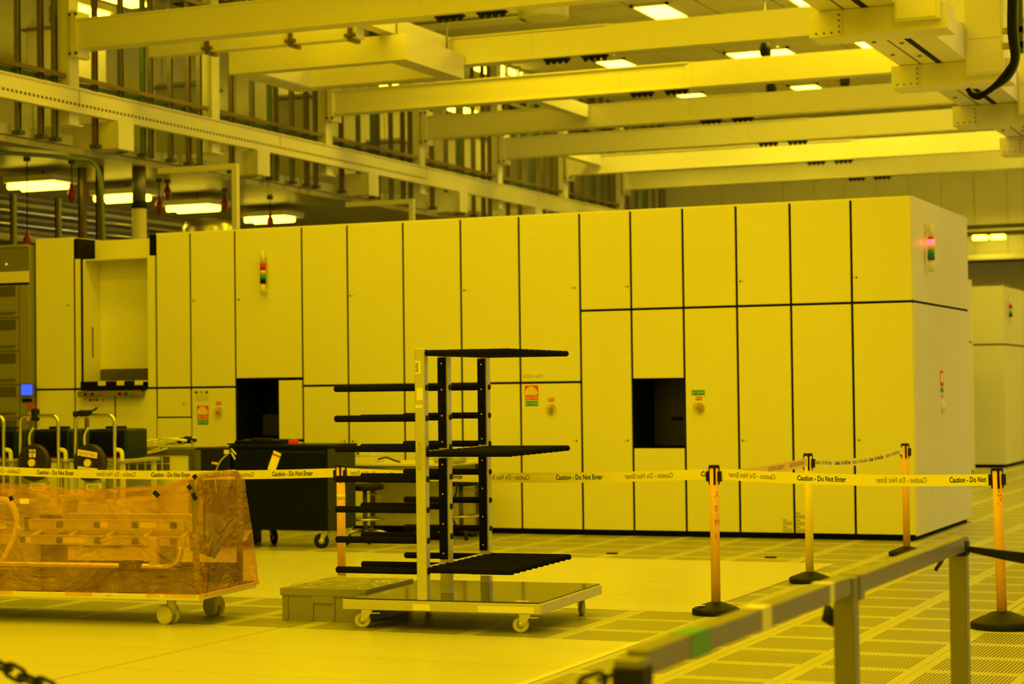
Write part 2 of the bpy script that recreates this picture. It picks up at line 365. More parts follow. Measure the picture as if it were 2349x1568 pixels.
# ------------------------------------------------------------------ gantry wall on the left: columns, studs, longitudinal girder, boxes
for i in range(-1, 7):
    y = YB0+SP*i
    t = thing('gantry_column', f'cream steel column of the stud wall carrying the {ordw[i]} cross beam' if i >= 0 else 'cream steel column of the stud wall left of the first cross beam', 'column', (XG, y, 5.2), 0, 'columns of the stud wall')
    part('shaft', bx(XG-.10, XG+.12, y-.11, y+.11, 5.2, ZC), PAINT, t)
    part('base_plate', bx(XG-.13, XG+.15, y-.16, y+.16, 5.18, 5.2), PAINT, t)
studY = [15.09, 15.5, 15.86, 15.99, 16.33, 16.65, 16.85]
for i in range(-1, 7):
    for k, s in enumerate(studY):
        y = s*1.522+SP*i-.02
        if y < 20.2: continue
        t = thing('strut_post', ('bronze' if k in (0, 5) else 'green' if k == 2 else 'grey')+(f' slotted strut post in the stud wall beyond the {ordw[i]} column' if i >= 0 else ' slotted strut post in the stud wall left of the first cross beam'), 'post', (XG, y, 4.95), 0, 'slotted strut posts of the stud wall')
        m_ = (BRSTRUT if (k in (0, 5)) else GRNSTRUT if k == 2 else STRUT)
        b = bmesh.new(); box(b, XG-.035, XG-.02, y-.032, y+.032, 4.95, ZC); box(b, XG-.02, XG+.035, y-.032, y-.022, 4.95, ZC); box(b, XG-.02, XG+.035, y+.022, y+.032, 4.95, ZC)
        part('channel', b, m_, t); part('slot_back', bx(XG-.019, XG-.005, y-.021, y+.021, 4.95, ZC), BLACK, t)
        if k not in (3,): part('foot_bracket', bx(XG-.06, XG+.07, y-.055, y+.055, 4.946, 5.0), DKMETAL, t)
    ya, yb = YB0+SP*i+.15, YB0+SP*(i+1)-.15
    if ya < 19: ya = 19
    for zz, mm, dx in ((5.84, BRSTRUT, .07), (5.80, GRNSTRUT, -.08), (7.4, STRUT, .07)):
        single('strut_rail', bx(XG+dx-.025, XG+dx+.025, ya, yb, zz-.03, zz+.03), mm, ['bronze', 'green', 'grey'][[5.84, 5.80, 7.4].index(zz)]+(f' horizontal strut rail tying the stud wall posts beyond the {ordw[i]} column' if i >= 0 else ' horizontal strut rail left of the first cross beam'), 'rail', 'horizontal strut rails of the stud wall')
yg0, yg1 = 18.0, YB0+SP*6+.5
t = thing('longitudinal_girder', 'long cream perforated girder running the length of the stud wall', 'girder', (XG+.2, yg0, 5.36))
part('web', bx(XG+.14, XG+.20, yg0, yg1, 5.42, 5.66), PAINT, t)
part('lower_lip', bx(XG+.14, XG+.24, yg0, yg1, 5.34, 5.42), PAINT, t)
part('top_lip', bx(XG+.12, XG+.23, yg0, yg1, 5.655, 5.675), PAINT, t)
b = bmesh.new(); y = yg0+.4
while y < 33: box(b, XG+.199, XG+.2025, y, y+.045, 5.44, 5.475); y += .09
o = part('vent_slot', b, DKMETAL, t); o['kind'] = 'stuff'
b = bmesh.new(); y = yg0
for y in (22.3, 27.7, 33.1, 38.5): box(b, XG+.1995, XG+.2015, y, y+.012, 5.35, 5.66)
part('joint_line', b, DKMETAL, t)
for i in range(5):
    y = 23.05+3.75*i
    t = thing('bracket_box', f'{ordw[i]} cream transverse box arm under the girder counting from the first cross beam', 'bracket', (XG, y, 4.95), 0, 'transverse box arms under the girder')
    part('arm', bx(XG-2.3, XG+.30, y, y+.34, 4.95, 5.32), PAINT, t)
    part('end_cap', bx(XG+.30, XG+.325, y-.015, y+.355, 4.94, 5.33), PAINT, t)
# low service ceiling below the mezzanine
lc = tag(meshobj('ceiling_service', bx(-30, XG-.15, 15, YW, 4.86, 4.945), mat('service_soffit', (.36, .34, .26), .45, var=.25, scale=1.2)), 'low dark soffit of the service area behind the machines', 'ceiling', kind='structure'); TM[lc.name] = Matrix.Identity(4)
for i in range(7):
    part('soffit_channel', bx(XG-.35, XG-.12, 19.66+3.75*i, 22.6+3.75*i, 4.955, 5.10), GREY, lc)
mw = tag(meshobj('wall_mezzanine', bx(-19.0, -18.8, 15, YW, 4.945, ZC), PAINT2), 'bright panelled wall seen through the stud wall', 'wall', kind='structure'); TM[mw.name] = Matrix.Identity(4)
y = 18.0
while y < 49: part('panel', bx(-18.8, -18.77, y+.02, y+1.18, 5.05, 7.35), mat('mezz_panel', (.74, .72, .60), .22, var=.12, scale=.8), mw); y += 1.2
for k, (qx, qy) in enumerate(((190, 25), (280, 2), (875, 193), (1058, 254))):
    c = PX(qx, qy, -16.8); yy, zz = c.y, c.z
    t = thing('service_light', 'fluorescent batten high behind the stud wall '+['beside the first column', 'just beyond the first column', 'beyond the third column', 'beyond the fourth column'][k], 'light', (-16.8, yy, zz), 0, 'fluorescent battens behind the stud wall')
    part('housing', bx(-17.05, -16.55, yy-.47, yy+.47, zz+.02, zz+.12), PAINT, t); part('tube', bx(-16.95, -16.65, yy-.45, yy+.45, zz-.02, zz+.02), LIGHTF, t)
    part('hanger', bx(-16.82, -16.78, yy-.02, yy+.02, zz+.12, ZC), STRUT, t)
# vessels and boxes stored on the mezzanine, glimpsed between the studs
for k, (yy, z0, z1, w2, mm) in enumerate(((24.0, 5.9, 7.0, .9, PAINT2), (20.9, 6.55, 7.1, 1.4, PAINT), (27.4, 4.95, 6.6, .7, GREY), (31.2, 4.95, 6.9, .8, PAINT2), (34.8, 4.95, 6.5, .9, GREY), (38.5, 4.95, 7.0, .8, PAINT))):
    t = thing('service_duct', ['cream', 'broad cream', 'grey', 'cream', 'grey', 'cream'][k]+' duct casing behind the stud wall'+[' beside the first column', ' left of the first column', ' behind the second bay', ' behind the third bay', ' behind the fourth bay', ' behind the fifth bay'][k], 'duct', (-17.6, yy, z0))
    part('casing', rbox(-18.0, -17.2, yy, yy+w2, z0, z1, .03), mm, t); part('flange', bx(-18.05, -17.15, yy-.03, yy+w2+.03, z1-.1, z1-.06), STRUT, t)
    if z0 > 5.2: part('hanger', bx(-17.65, -17.6, yy+.1, yy+.15, z1, ZC), STRUT, t)

# fixtures below the service ceiling
LZ = 4.61
for k, yy in enumerate((23.9, 26.05, 28.1, 30.6)):
    t = thing('batten_light', ['twin-tube fluorescent fitting hung above the grille tower', 'twin-tube fluorescent fitting hung above the recessed loader', 'twin-tube fluorescent fitting hung beside the bent-frame post', 'twin-tube fluorescent fitting hung above the panel with the wall signal lamp'][k], 'light', (-17.8, yy, LZ), 0, 'twin-tube fittings under the service soffit')
    part('housing', bx(-18.25, -17.35, yy-.12, yy+.55, LZ+.05, LZ+.14), PAINT, t)
    for q in (0, .32): part('tube', tb([(-18.2, yy-.05+q, LZ), (-17.4, yy-.05+q, LZ)], .045, 8), LIGHTF, t)
    part('hanger', bx(-17.8, -17.77, yy+.2, yy+.23, LZ+.14, 4.86), STRUT, t)
q0 = PX(100, 500, -20.5)
t = thing('service_pipe_rack', 'rack of grey and polished service pipes hung under the service soffit', 'pipes', (-20.5, 35, q0.z))
for k, (yp, mm, rr) in enumerate(((460, STRUT, .10), (492, GLOWP, .05), (507, STRUT, .09), (522, GLOWP, .05), (536, STRUT, .10), (474, PAINT2, .05), (549, PAINT2, .08))):
    q = PX(100, yp, -20.5); part('pipe', tb([(q.x, 24, q.z), (q.x, 46, q.z)], rr, 10), mm, t)
for yy in (25, 31, 37, 43): part('hanger', bx(-20.68, -20.60, yy, yy+.06, PX(100, 552, -20.5).z, 4.86), DKMETAL, t)
def post(px_a, py_a, z1, wd, mm, label, z0=0.):
    p = FL(px_a, py_a, z1)
    t = thing('support_post', label, 'post', (p.x, p.y, z0)); part('shaft', bx(p.x-wd/2, p.x+wd/2, p.y-wd/2, p.y+wd/2, z0, z1), mm, t); part('slot', bx(p.x-wd/2-.004, p.x-wd*.28, p.y-wd/2-.006, p.y-wd/2+.01, z0, z1), BLACK, t); part('foot', bx(p.x-wd, p.x+wd, p.y-wd, p.y+wd, z0, z0+.02), DKMETAL, t); return p
post(189, 375, 4.92, .085, BRSTRUT, 'bronze strut post behind the black loader recess')
post(229, 372, 4.92, .085, BRSTRUT, 'bronze strut post behind the recessed cream loader')
post(31, 445, 4.2, .06, STRUT, 'thin grey post behind the grille tower, taller one')
post(134, 455, 4.2, .06, STRUT, 'thin grey post behind the tall left end panel')
single('bent_conduit', tb(bez([(-16.9, 21.3, 4.80), (-16.3, 22.6, 4.80), (-15.95, 22.85, 4.66), (-15.9, 22.9, 3.9), (-15.9, 22.9, 3.0)], 6), .028, 8), GRNSTRUT, 'green conduit bending down beside the bronze posts', 'conduit')
for k, (pa, pb) in enumerate((((365, 388), (540, 375)), ((795, 461), (945, 456)))):
    Yf = 24.5+k*6.0; a = PY(*pa, Yf); c = PY(*pb, Yf)
    t = thing('bent_post', ['bent square-tube frame rising behind the machine near the wall signal lamp', 'bent square-tube frame rising behind the middle of the machine'][k], 'frame', (c.x, Yf, 0))
    part('upright', bx(c.x-.04, c.x+.04, Yf-.04, Yf+.04, 0, c.z), PAINT, t); part('crossbar', bx(a.x, c.x-.04, Yf-.04, Yf+.04, c.z-.08, c.z), PAINT, t); part('foot', bx(c.x-.1, c.x+.1, Yf-.1, Yf+.1, 0, .02), DKMETAL, t)
# exhaust stack behind the loader
p = PY(320, 545, 24.5)
t = thing('exhaust_stack', 'round cream exhaust stack with a black collar behind the machine', 'duct', (p.x, p.y, 2.6))
part('pipe', tb([(p.x, p.y, 0), (p.x, p.y, PY(320, 478, 24.5).z)], .105, 18), PAINT2, t)
part('collar', tb([(p.x, p.y, PY(320, 478, 24.5).z), (p.x, p.y, PY(320, 465, 24.5).z)], .115, 18), RUBBER, t)
part('upper_pipe', tb([(p.x, p.y, PY(320, 465, 24.5).z), (p.x, p.y, 4.86)], .10, 18), STRUT, t)
p = PY(480, 505, 26.0)
t = thing('steel_vessel', 'shiny round steel vessel behind the machine top', 'vessel', (p.x, p.y, 2.5))
b = bmesh.new(); lathe(b, [(.42, 0), (.42, 4.05), (.36, 4.16), (.1, 4.2)], 24, (p.x, p.y, 0)); part('shell', b, STEEL, t)
part('band', tb([(p.x, p.y, 3.9), (p.x, p.y, 3.95)], .428, 24), STRUT, t)
for k, (qx, qy, Yq) in enumerate(((165, 445, 23.4), (365, 472, 26.0), (384, 440, 26.2), (515, 468, 27.8), (620, 507, 29.3), (63, 552, 22.8))):
    p = PY(qx, qy, Yq); zt = 4.86
    t = thing('hanging_sensor', ['red hanging bulb', 'red hanging bulb', 'red hanging bulb', 'red hanging bulb', 'dark red hanging bulb', 'small red bulb'][k]+[' over the tall left end panel', ' beside the exhaust stack', ' behind the exhaust stack', ' before the steel vessel', ' above the panel with the wall signal lamp', ' above the grille tower'][k], 'sensor', (p.x, p.y, p.z))
    b = bmesh.new(); lathe(b, [(.012, -.13), (.03, -.10), (.06, -.03), (.055, .03), (.025, .09), (.012, .16)], 10, p); part('bulb', b, mat('sensor_dark_red', (.22, .012, .01), .35), t)
    part('cord', tb([(p.x, p.y, p.z+.15), (p.x, p.y, zt)], .008, 6), BLACK, t); part('rose', tb([(p.x, p.y, zt-.05), (p.x, p.y, zt)], 0.05, 12), DKMETAL, t)

# ------------------------------------------------------------------ open hood, cable tray and round duct between the first beams
XH0, XH1, YH0, YH1, ZH0, ZH1 = -14.45, -11.72, 23.85, 25.75, 6.0, 6.33
t = thing('extraction_hood', 'open cream sheet-metal hood hung between the first two cross beams', 'hood', (-13.1, 25.0, ZH0))
part('front_panel', bx(XH0, XH1, YH0, YH0+.03, ZH0, ZH1), PAINT, t); part('back_panel', bx(XH0, XH1, YH1-.03, YH1, ZH0, ZH1), PAINT, t)
part('side_panel', bx(XH0, XH0+.03, YH0+.03, YH1-.03, ZH0, ZH1), PAINT, t); part('side_panel', bx(XH1-.03, XH1, YH0+.03, YH1-.03, ZH0, ZH1), PAINT, t)
for a in ((XH0, XH1, YH0, YH0+.22), (XH0, XH1, YH1-.22, YH1), (XH0, XH0+.35, YH0+.22, YH1-.22), (XH1-.3, XH1, YH0+.22, YH1-.22)): part('bottom_rim', bx(a[0], a[1], a[2], a[3], ZH0-.015, ZH0), PAINT, t)
part('inner_baffle', bx(XH0+.35, XH1-.3, YH1-.25, YH1-.22, ZH0, ZH1), PAINT, t); part('inner_baffle', bx(XH0+.35, XH0+.38, YH0+.22, YH1-.25, ZH0, ZH1), PAINT, t)
for sx in (XH0+.2, XH1-.2):
    for sy in (YH0+.15, YH1-.15): part('hanger', bx(sx-.012, sx+.012, sy-.012, sy+.012, ZH1, ZC), STRUT, t)
t = thing('cable_tray', 'cream cable tray with bronze brackets below the first cross beam', 'tray', (-13.5, 23.35, 6.25))
part('tray', bx(-15.4, -12.15, 23.3, 23.5, 6.22, 6.42), PAINT, t)
b = bmesh.new(); x = -15.3
while x < -12.45: tube(b, [(x, 23.36, 6.43), (x+.12, 23.40, 6.47), (x+.24, 23.36, 6.44)], .018, 6); x += .2
part('cable', b, STRUT, t)
for xx in (-14.45, -13.15, -12.25): part('bracket', bx(xx-.03, xx+.03, 23.27, 23.53, 6.18, 6.66), BRSTRUT, t); part('bracket', bx(xx-.08, xx+.08, 23.26, 23.3, 6.24, 6.28), BRSTRUT, t)
p0 = PY(820, 60, 31.0); p1 = PY(1200, 50, 31.0)
t = thing('round_duct', 'ribbed air duct ending in a round drum under the ceiling', 'duct', (p0.x, 31.0, p0.z-.2))
part('trunk', bx(max(p0.x-.8, -15.7), p1.x, 30.8, 31.3, p0.z-.15, p0.z+.22), WHITE, t)
for q in range(3): part('rib', bx(max(p0.x-.8, -15.7), p1.x, 30.78, 30.80, p0.z-.12+q*.12, p0.z-.09+q*.12), STRUT, t)
part('drum', tb([(p1.x+.35, 31.1, p0.z-.15), (p1.x+.35, 31.1, p0.z+.22)], .42, 28), PAINT, t)
for sx in (max(p0.x, -15.5), p1.x-.2): part('hanger', bx(sx, sx+.03, 31.0, 31.03, p0.z+.2, ZC), STRUT, t)
p = FL(1140, 163, ZC-.12)
t = thing('twin_tube_light', 'pair of bare bright tubes hung from the ceiling beside the short tie beam', 'light', (p.x, p.y, p.z))
for q in (-.2, .2): part('tube', tb([(p.x+q, p.y-.75, p.z), (p.x+q, p.y+.75, p.z)], .055, 10), LIGHTF, t)
part('housing', bx(p.x-.3, p.x+.3, p.y-.8, p.y+.8, p.z+.055-.02, ZC-.023), PAINT, t)
for k, (qx, qy, Yq) in enumerate(((1755, 115, 33.0), (1769, 202, 37.0), (1938, 186, 40.0))):
    p = PY(qx, qy, Yq)
    t = thing('dome_camera', ['large black dome camera in front of a lit ceiling panel', 'small black dome camera between the third and fourth beams', 'black ceiling sensor plate beside a lit panel'][k], 'camera', (p.x, p.y, p.z))
    b = bmesh.new(); lathe(b, [(.03, -.13), (.09, -.09), (.105, 0), (.09, .09), (.04, .14)], 14, p); part('dome', b, RUBBER, t)
    part('stem', tb([(p.x, p.y, p.z+.12), (p.x, p.y, ZC-.02)], .02, 8), PAINT, t)

# ------------------------------------------------------------------ right-hand box girder with hanging posts
XR = -4.82; KR = 1.5
t = thing('service_girder', 'cream slotted box girder hung over the aisle end of the machine', 'girder', (XR, 18, 4.97))
gx0, gx1, gz0, gz1 = -4.78, -4.02, 5.16, 5.50
part('bottom', bx(gx0, gx1, 16.0, 36.0, gz0, gz0+.02), PAINT, t); part('side', bx(gx1-.02, gx1, 16, 36, gz0+.02, gz1), PAINT, t); part('side', bx(gx0, gx0+.02, 16, 36, gz0+.02, gz1), PAINT, t); part('top', bx(gx0, gx1, 16, 36, gz1, gz1+.02), PAINT, t)
part('slot', bx(gx0+.42, gx0+.49, 16.1, 35.9, gz0-.004, gz0), BLACK, t); part('slot', bx(gx0+.24, gx0+.258, 16.1, 35.9, gz0-.004, gz0), DKMETAL, t)
b = bmesh.new(); y = 17.1
while y < 35: cyl(b, (gx0+.10, y, gz0-.012), (gx0+.10, y, gz0), .025, 8); cyl(b, (gx0+.35, y+.2, gz0-.012), (gx0+.35, y+.2, gz0), .025, 8); y += .9
part('bolt', b, DKMETAL, t)
for i in range(5):
    y = 18.76+3.63*i
    t = thing('hanger_frame', f'{ordw[i]} cream hanging post with cross arm along the slotted box girder', 'frame', (XR, y, 4.9), 0, 'hanging posts along the box girder')
    part('cross_arm', bx(-4.86, -3.55, y, y+.42, 4.90, 5.155), PAINT, t)
    part('arm_cover', bx(-4.87, -4.55, y-.012, y, 4.905, 5.155), PAINT, t)
    b = bmesh.new()
    for q in range(4): cyl(b, (-4.80+q*.075, y-.02, 4.94), (-4.80+q*.075, y-.012, 4.94), .010, 8)
    for q in range(1, 4): cyl(b, (-4.575, y-.02, 4.94+q*.055), (-4.575, y-.012, 4.94+q*.055), .010, 8)
    part('screw', b, DKMETAL, t)
    part('post', bx(-4.02, -3.60, y-.10, y+.30, 4.98, ZC), PAINT, t)
    part('post_cover', bx(-4.00, -3.63, y-.112, y-.10, 5.0, 5.36), PAINT, t)
    part('post_cover', bx(-4.00, -3.63, y-.112, y-.10, 5.38, ZC-.1), PAINT, t)
Yc = 20.3
def cp(x, y, dy=0): q = PY(x, y, Yc); return (q.x, Yc+dy, q.z)
t = thing('cable_bundle', 'thick black cable bundle drooping from the hanging post', 'cable', cp(2250, 222))
for q, (off, mm) in enumerate(((0, BLACK), (6, RUBBER), (-7, BLACK), (11, GRNSTRUT), (3, BLACK))):
    pts = bez([cp(2322+off, -60, q*.03), cp(2320+off, 60, q*.03), cp(2326+off*.8, 130, q*.03), cp(2312+off*.4, 165+off, q*.02), cp(2282, 195+off*.6, q*.02), cp(2248, 218-off*.5, q*.02), cp(2228, 216-off*.3, q*.02), cp(2219, 203, q*.02)], 7)
    part('cable', tb(pts, .022 if q != 3 else .010, 8), mm, t)
part('mesh_tray', bx(cp(2312, 0)[0], cp(2340, 0)[0], Yc+.14, Yc+.18, cp(2320, 118)[2], 7.2), DKMETAL, t)
for yy in (65, 100): part('wall_clip', bx(cp(2293, yy)[0], cp(2349, yy)[0], Yc+.14, Yc+.2, cp(2300, yy)[2]-.03, cp(2300, yy)[2]+.03), GREY, t)

# ------------------------------------------------------------------ main machine
YM = 19.73; ZT = 3.43
MA = thing('lithography_machine', 'huge white panelled machine filling the bay behind the caution belts', 'machine', (-9.4, YM, 0))
def front_panel(x0, x1, z0, z1, g=.0125, y=YM, name='panel'):
    b = bx(x0+g, x1-g, y, y+.022, z0+g, z1-g); bmesh.ops.bevel(b, geom=[e for e in b.edges if abs(e.verts[0].co.y-y) < 1e-5 and abs(e.verts[1].co.y-y) < 1e-5], offset=.003, segments=1, affect='EDGES')
    return part(name, b, WHITE, MA)
def latch(p, x, z, y=YM, flip=1):
    b = bmesh.new(); cyl(b, (x, y-.006, z), (x, y, z), .010, 10); cyl(b, (x-.035*flip, y-.003, z), (x-.035*flip, y, z), .005, 8)
    part('latch', b, DKMETAL, p)
def decal(p, x0, x1, z0, z1, m_, name='sticker', lift=.002, y=YM): return part(name, bx(x0, x1, y-lift, y-lift*.3, z0, z1), m_, p)
def ftext(p, s, x0, x1, z0, z1, m_, y=YM, lift=.003, bold=0., name='lettering'):
    b = text_fit(s, x1-x0, z1-z0, bold); warp(b, lambda u, v: (x0+u, y-lift, z0+v)); return part(name, b, m_, p)
# body core: columns so that the openings are real recesses
b = bmesh.new(); yb = YM+.024
box(b, -14.66, -4.135, 20.42, 22.70, .04, ZT-.02)
box(b, -14.66, -14.11, yb, 20.42, .04, ZT-.02)
box(b, -14.11, -12.98, yb, 20.42, .04, 1.60); box(b, -14.11, -12.98, 20.15, 20.42, 1.60, 3.36)
box(b, -12.98, -11.90, yb, 20.42, .04, ZT-.02)
box(b, -11.90, -11.04, yb, 20.42, 1.715, ZT-.02); box(b, -11.90, -11.35, yb, 20.42, .04, .96); box(b, -11.35, -11.04, yb, 20.42, .04, 1.715)
box(b, -11.04, -7.085, yb, 20.42, .04, ZT-.02)
box(b, -7.085, -6.514, yb, 20.42, 1.645, ZT-.02); box(b, -7.085, -6.514, yb, 20.42, .04, .925)
box(b, -6.514, -4.135, yb, 20.42, .04, ZT-.02)
part('body', b, BLACK, MA)
part('kick_plate', bx(-14.6, -4.16, YM+.05, 22.65, 0, .045), BLACK, MA)
part('roof', bx(-12.97, -4.12, YM+.01, 22.72, ZT-.02, ZT), WHITE, MA); part('roof', bx(-14.66, -14.12, YM+.01, 20.42, ZT-.02, ZT), WHITE, MA); part('roof', bx(-14.66, -12.97, 20.42, 22.72, ZT-.02, ZT), WHITE, MA)
XB = [-12.97, -12.503, -11.904, -11.028, -10.448, -9.752, -9.052, -8.360, -7.659, -7.084, -6.508, -5.931, -5.360, -4.730, -4.113]
SEAM = 1.622; SEAM2 = 2.378
up, lo = {}, {}
up['end'] = front_panel(-14.68, -14.12, SEAM, 3.445); lo['end'] = front_panel(-14.68, -14.12, .05, SEAM)
latch(up['end'], -14.20, 2.622)
for i in range(14):
    x0, x1 = XB[i], XB[i+1]
    if i == 2:
        up[i] = front_panel(x0, x1, 1.71, ZT); lo[i] = front_panel(-11.35, x1, 1.012, 1.70); front_panel(x0, x1, .95, 1.005); front_panel(x0, x1, .05, .95)
    elif i == 9:
        up[i] = front_panel(x0, x1, SEAM2, ZT); lo[i] = front_panel(x0, x1, 1.64, SEAM2); lo['9b'] = front_panel(x0, x1, .05, .93)
    elif i < 8: up[i] = front_panel(x0, x1, SEAM if i != 0 or True else 0, ZT); lo[i] = None if i == 0 else front_panel(x0, x1, .05, SEAM)
    else: up[i] = front_panel(x0, x1, SEAM2, ZT); lo[i] = front_panel(x0, x1, .05, SEAM2)
lo[0] = front_panel(XB[0], XB[1], 1.275, SEAM); front_panel(XB[0], XB[1], .05, 1.275, .005)
lo['l1'] = front_panel(-14.12, -13.552, .05, SEAM); lo['l2'] = front_panel(-13.552, -12.97, .05, SEAM)
# thick black seam strips along the horizontal splits
part('reveal_strip', bx(-14.68, -12.0, YM+.004, YM+.03, SEAM-.014, SEAM+.014), BLACK, MA)
part('reveal_strip', bx(-11.03, -7.66, YM+.004, YM+.03, SEAM-.016, SEAM+.016), BLACK, MA)
part('reveal_strip', bx(-7.66, -4.12, YM+.004, YM+.03, SEAM2-.016, SEAM2+.016), BLACK, MA)
for i, x, z, f in ((1, -12.46, 2.625, -1), (2, -11.85, 2.621, 1), (4, -10.41, 2.623, -1), (6, -9.01, 2.638, -1), (7, -7.72, 2.625, 1), (8, -7.12, 2.62, 1), (11, -5.89, 2.634, -1), (13, -4.68, 2.633, 1)): latch(up[i], x, z, flip=f)
for i, x, f in ((7, -7.72, 1), (8, -7.14, 1), (11, -5.89, -1), (13, -4.68, 1), (3, -10.50, 1), (4, -10.40, -1), (5, -9.10, 1)): latch(lo[i], x, 1.0, flip=f)
latch(lo[0], -12.60, 1.439, flip=-1)
# right side panels
ysd = [YM, 20.48, 21.22, 22.03, 22.73]
sidep = []
for k in range(4):
    for z0, z1 in ((.05, SEAM2-.012), (SEAM2+.012, ZT)):
        bb = bx(-4.135, -4.113, ysd[k]+(.0225 if k == 0 else .002), ysd[k+1]-.002, z0, z1); sidep.append(part('side_panel', bb, WHITE, MA))
part('reveal_strip', bx(-4.134, -4.118, YM+.03, 22.7, SEAM2-.012, SEAM2+.012), BLACK, MA)
# openings: dark inner liners
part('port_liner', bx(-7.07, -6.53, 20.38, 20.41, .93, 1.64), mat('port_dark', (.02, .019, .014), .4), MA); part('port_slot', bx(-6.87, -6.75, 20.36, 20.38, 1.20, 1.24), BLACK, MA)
part('port_shelf', bx(-11.88, -11.36, 19.85, 20.4, .965, 1.02), DGREY, MA)
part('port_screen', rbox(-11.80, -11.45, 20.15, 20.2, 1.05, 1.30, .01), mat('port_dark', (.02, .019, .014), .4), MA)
part('port_cable', tb(bez([(-11.42, 20.05, 1.02), (-11.45, 20.0, 1.18), (-11.40, 20.0, 1.3), (-11.44, 20.1, 1.42)], 6), .008, 6), CREAM, MA)
part('port_cable', tb(bez([(-11.38, 20.0, 1.02), (-11.37, 19.95, 1.12), (-11.42, 19.95, 1.25)], 6), .007, 6), CREAM, MA)
# recessed loader
part('loader_jamb', bx(-14.10, -14.015, YM, YM+.03, SEAM+.015, 3.17), WHITE, MA); part('loader_jamb', bx(-13.085, -12.985, YM, YM+.03, SEAM+.015, 3.17), WHITE, MA)
part('loader_side', bx(-14.03, -14.0, YM+.03, 20.13, SEAM+.015, 3.165), WHITE, MA); part('loader_side', bx(-13.085, -13.06, YM+.03, 20.13, SEAM+.015, 3.165), WHITE, MA)
part('loader_back', bx(-14.0, -13.085, 20.10, 20.13, 1.86, 3.15), WHITE, MA); part('loader_back_upper', bx(-14.08, -13.06, 20.11, 20.14, 3.17, 3.41), WHITE, MA)
part('loader_rim', bx(-14.02, -13.07, YM+.05, 20.13, 3.15, 3.165), CREAM, MA)
part('loader_side_upper', bx(-14.11, -14.09, YM+.02, 20.15, 3.175, 3.42), BLACK, MA); part('loader_post_upper', bx(-13.06, -12.985, YM+.01, 20.1, 3.175, 3.42), BLACK, MA)
part('jamb_gap', bx(-14.022, -14.010, YM-.001, YM+.03, SEAM+.02, 3.17), BLACK, MA)
part('loader_handle', bx(-13.998, -13.992, 19.92, 19.935, 2.0, 2.36), DKMETAL, MA)
part('loader_window', bx(-14.0, -13.085, 20.085, 20.10, 1.62, 1.855), mat('smoked_glass', (.10, .09, .05), .12), MA)
part('loader_tray', rbox(-13.97, -13.10, YM-.10, 20.05, 1.60, 1.71, .01), BLACK, MA)
for x in (-13.66, -13.40, -13.15): part('tray_module', bx(x-.05, x+.05, YM-.11, YM+.1, 1.66, 1.715), CREAM, MA)
part('button_console', rbox(-14.0, -13.13, YM-.12, YM-.002, 1.525, 1.598, .006), mat('console_brown', (.20, .17, .12), .5), MA)
for k, (x, m_) in enumerate(((-13.88, BLACK), (-13.82, DRED), (-13.78, BLACK), (-13.72, GREEN), (-13.66, DRED), (-13.40, BLACK), (-13.36, DRED), (-13.31, BLACK), (-13.26, GREEN), (-13.21, DRED))):
    part('button', tb([(x, YM-.13, 1.56), (x, YM-.12, 1.56)], .017, 10), m_, MA)
for k, m_ in enumerate((DGREEN, RED, DGREEN, CREAM, RED)): part('indicator', tb([(-13.90+k*.047, YM-.004, 1.49), (-13.90+k*.047, YM, 1.49)], .016, 10), m_, lo['l1'])
decal(lo['l1'], -13.86, -13.72, 1.42, 1.425, OLIVEP); decal(lo['l1'], -13.85, -13.74, 1.40, 1.405, OLIVEP)
# stickers, emergency buttons, lettering
def lion_sticker(p, x0, z1, s=.155):
    decal(p, x0, x0+s, z1-s, z1, RED)
    pts = [(.06, .34), (.05, .55), (.12, .72), (.25, .86), (.45, .93), (.66, .88), (.84, .74), (.93, .52), (.90, .34)]
    b = bmesh.new(); prism(b, [(x0+u*s, z1-s+v*s) for u, v in pts], 'y', YM-.004, YM-.0022); part('emblem', b, PAPER, p)
    b = bmesh.new()
    for k in range(5):
        a = .28+k*.13; tube(b, [(x0+s*(a+.03), YM-.0045, z1-s*.16), (x0+s*(a-.02), YM-.0045, z1-s*.4), (x0+s*(a-.05), YM-.0045, z1-s*.62)], .0022, 5)
    part('emblem_strand', b, RED, p)
    ftext(p, 'SAG', x0+.05*s, x0+.45*s, z1-s*.93, z1-s*.74, PAPER); ftext(p, '704', x0+.53*s, x0+.93*s, z1-s*.93, z1-s*.74, PAPER)
def green_label(p, x0, z1, w2=.145, h=.055):
    decal(p, x0, x0+w2, z1-h, z1, GREEN); ftext(p, 'NO COPPER', x0+.008, x0+w2-.008, z1-h*.68, z1-h*.32, PAPER)
def emo(p, x, z, lab=True):
    b = bmesh.new(); tube(b, [(x, YM-.004, z), (x, YM, z)], .066, 20); part('button_plate', b, CREAM, p)
    b = bmesh.new(); lathe(b, [(.062, 0), (.06, .02), (.045, .045), (.02, .055)], 18); bmesh.ops.rotate(b, verts=b.verts[:], cent=(0, 0, 0), matrix=Matrix.Rotation(math.radians(90), 3, 'X')); bmesh.ops.translate(b, verts=b.verts[:], vec=(x, YM-.004, z)); part('button_guard', b, DOME, p)
    b = bmesh.new(); tube(b, [(x, YM-.035, z), (x, YM-.03, z), (x, YM-.004, z)], [.022, .026, .014], 14); part('emergency_button', b, DRED, p)
    decal(p, x-.036, x+.036, z+.082, z+.122, RED); ftext(p, 'EMO', x-.03, x+.03, z+.09, z+.114, PAPER, bold=.01)
lion_sticker(lo[7], -8.308, 1.593); green_label(lo[7], -8.302, 1.428); emo(lo[7], -8.005, 1.335)
ftext(up[7], 'SAG704', -8.328, -8.215, 1.672, 1.712, OLIVEP); ftext(up[7], 'mt274', -8.19, -8.10, 1.672, 1.712, OLIVEP)
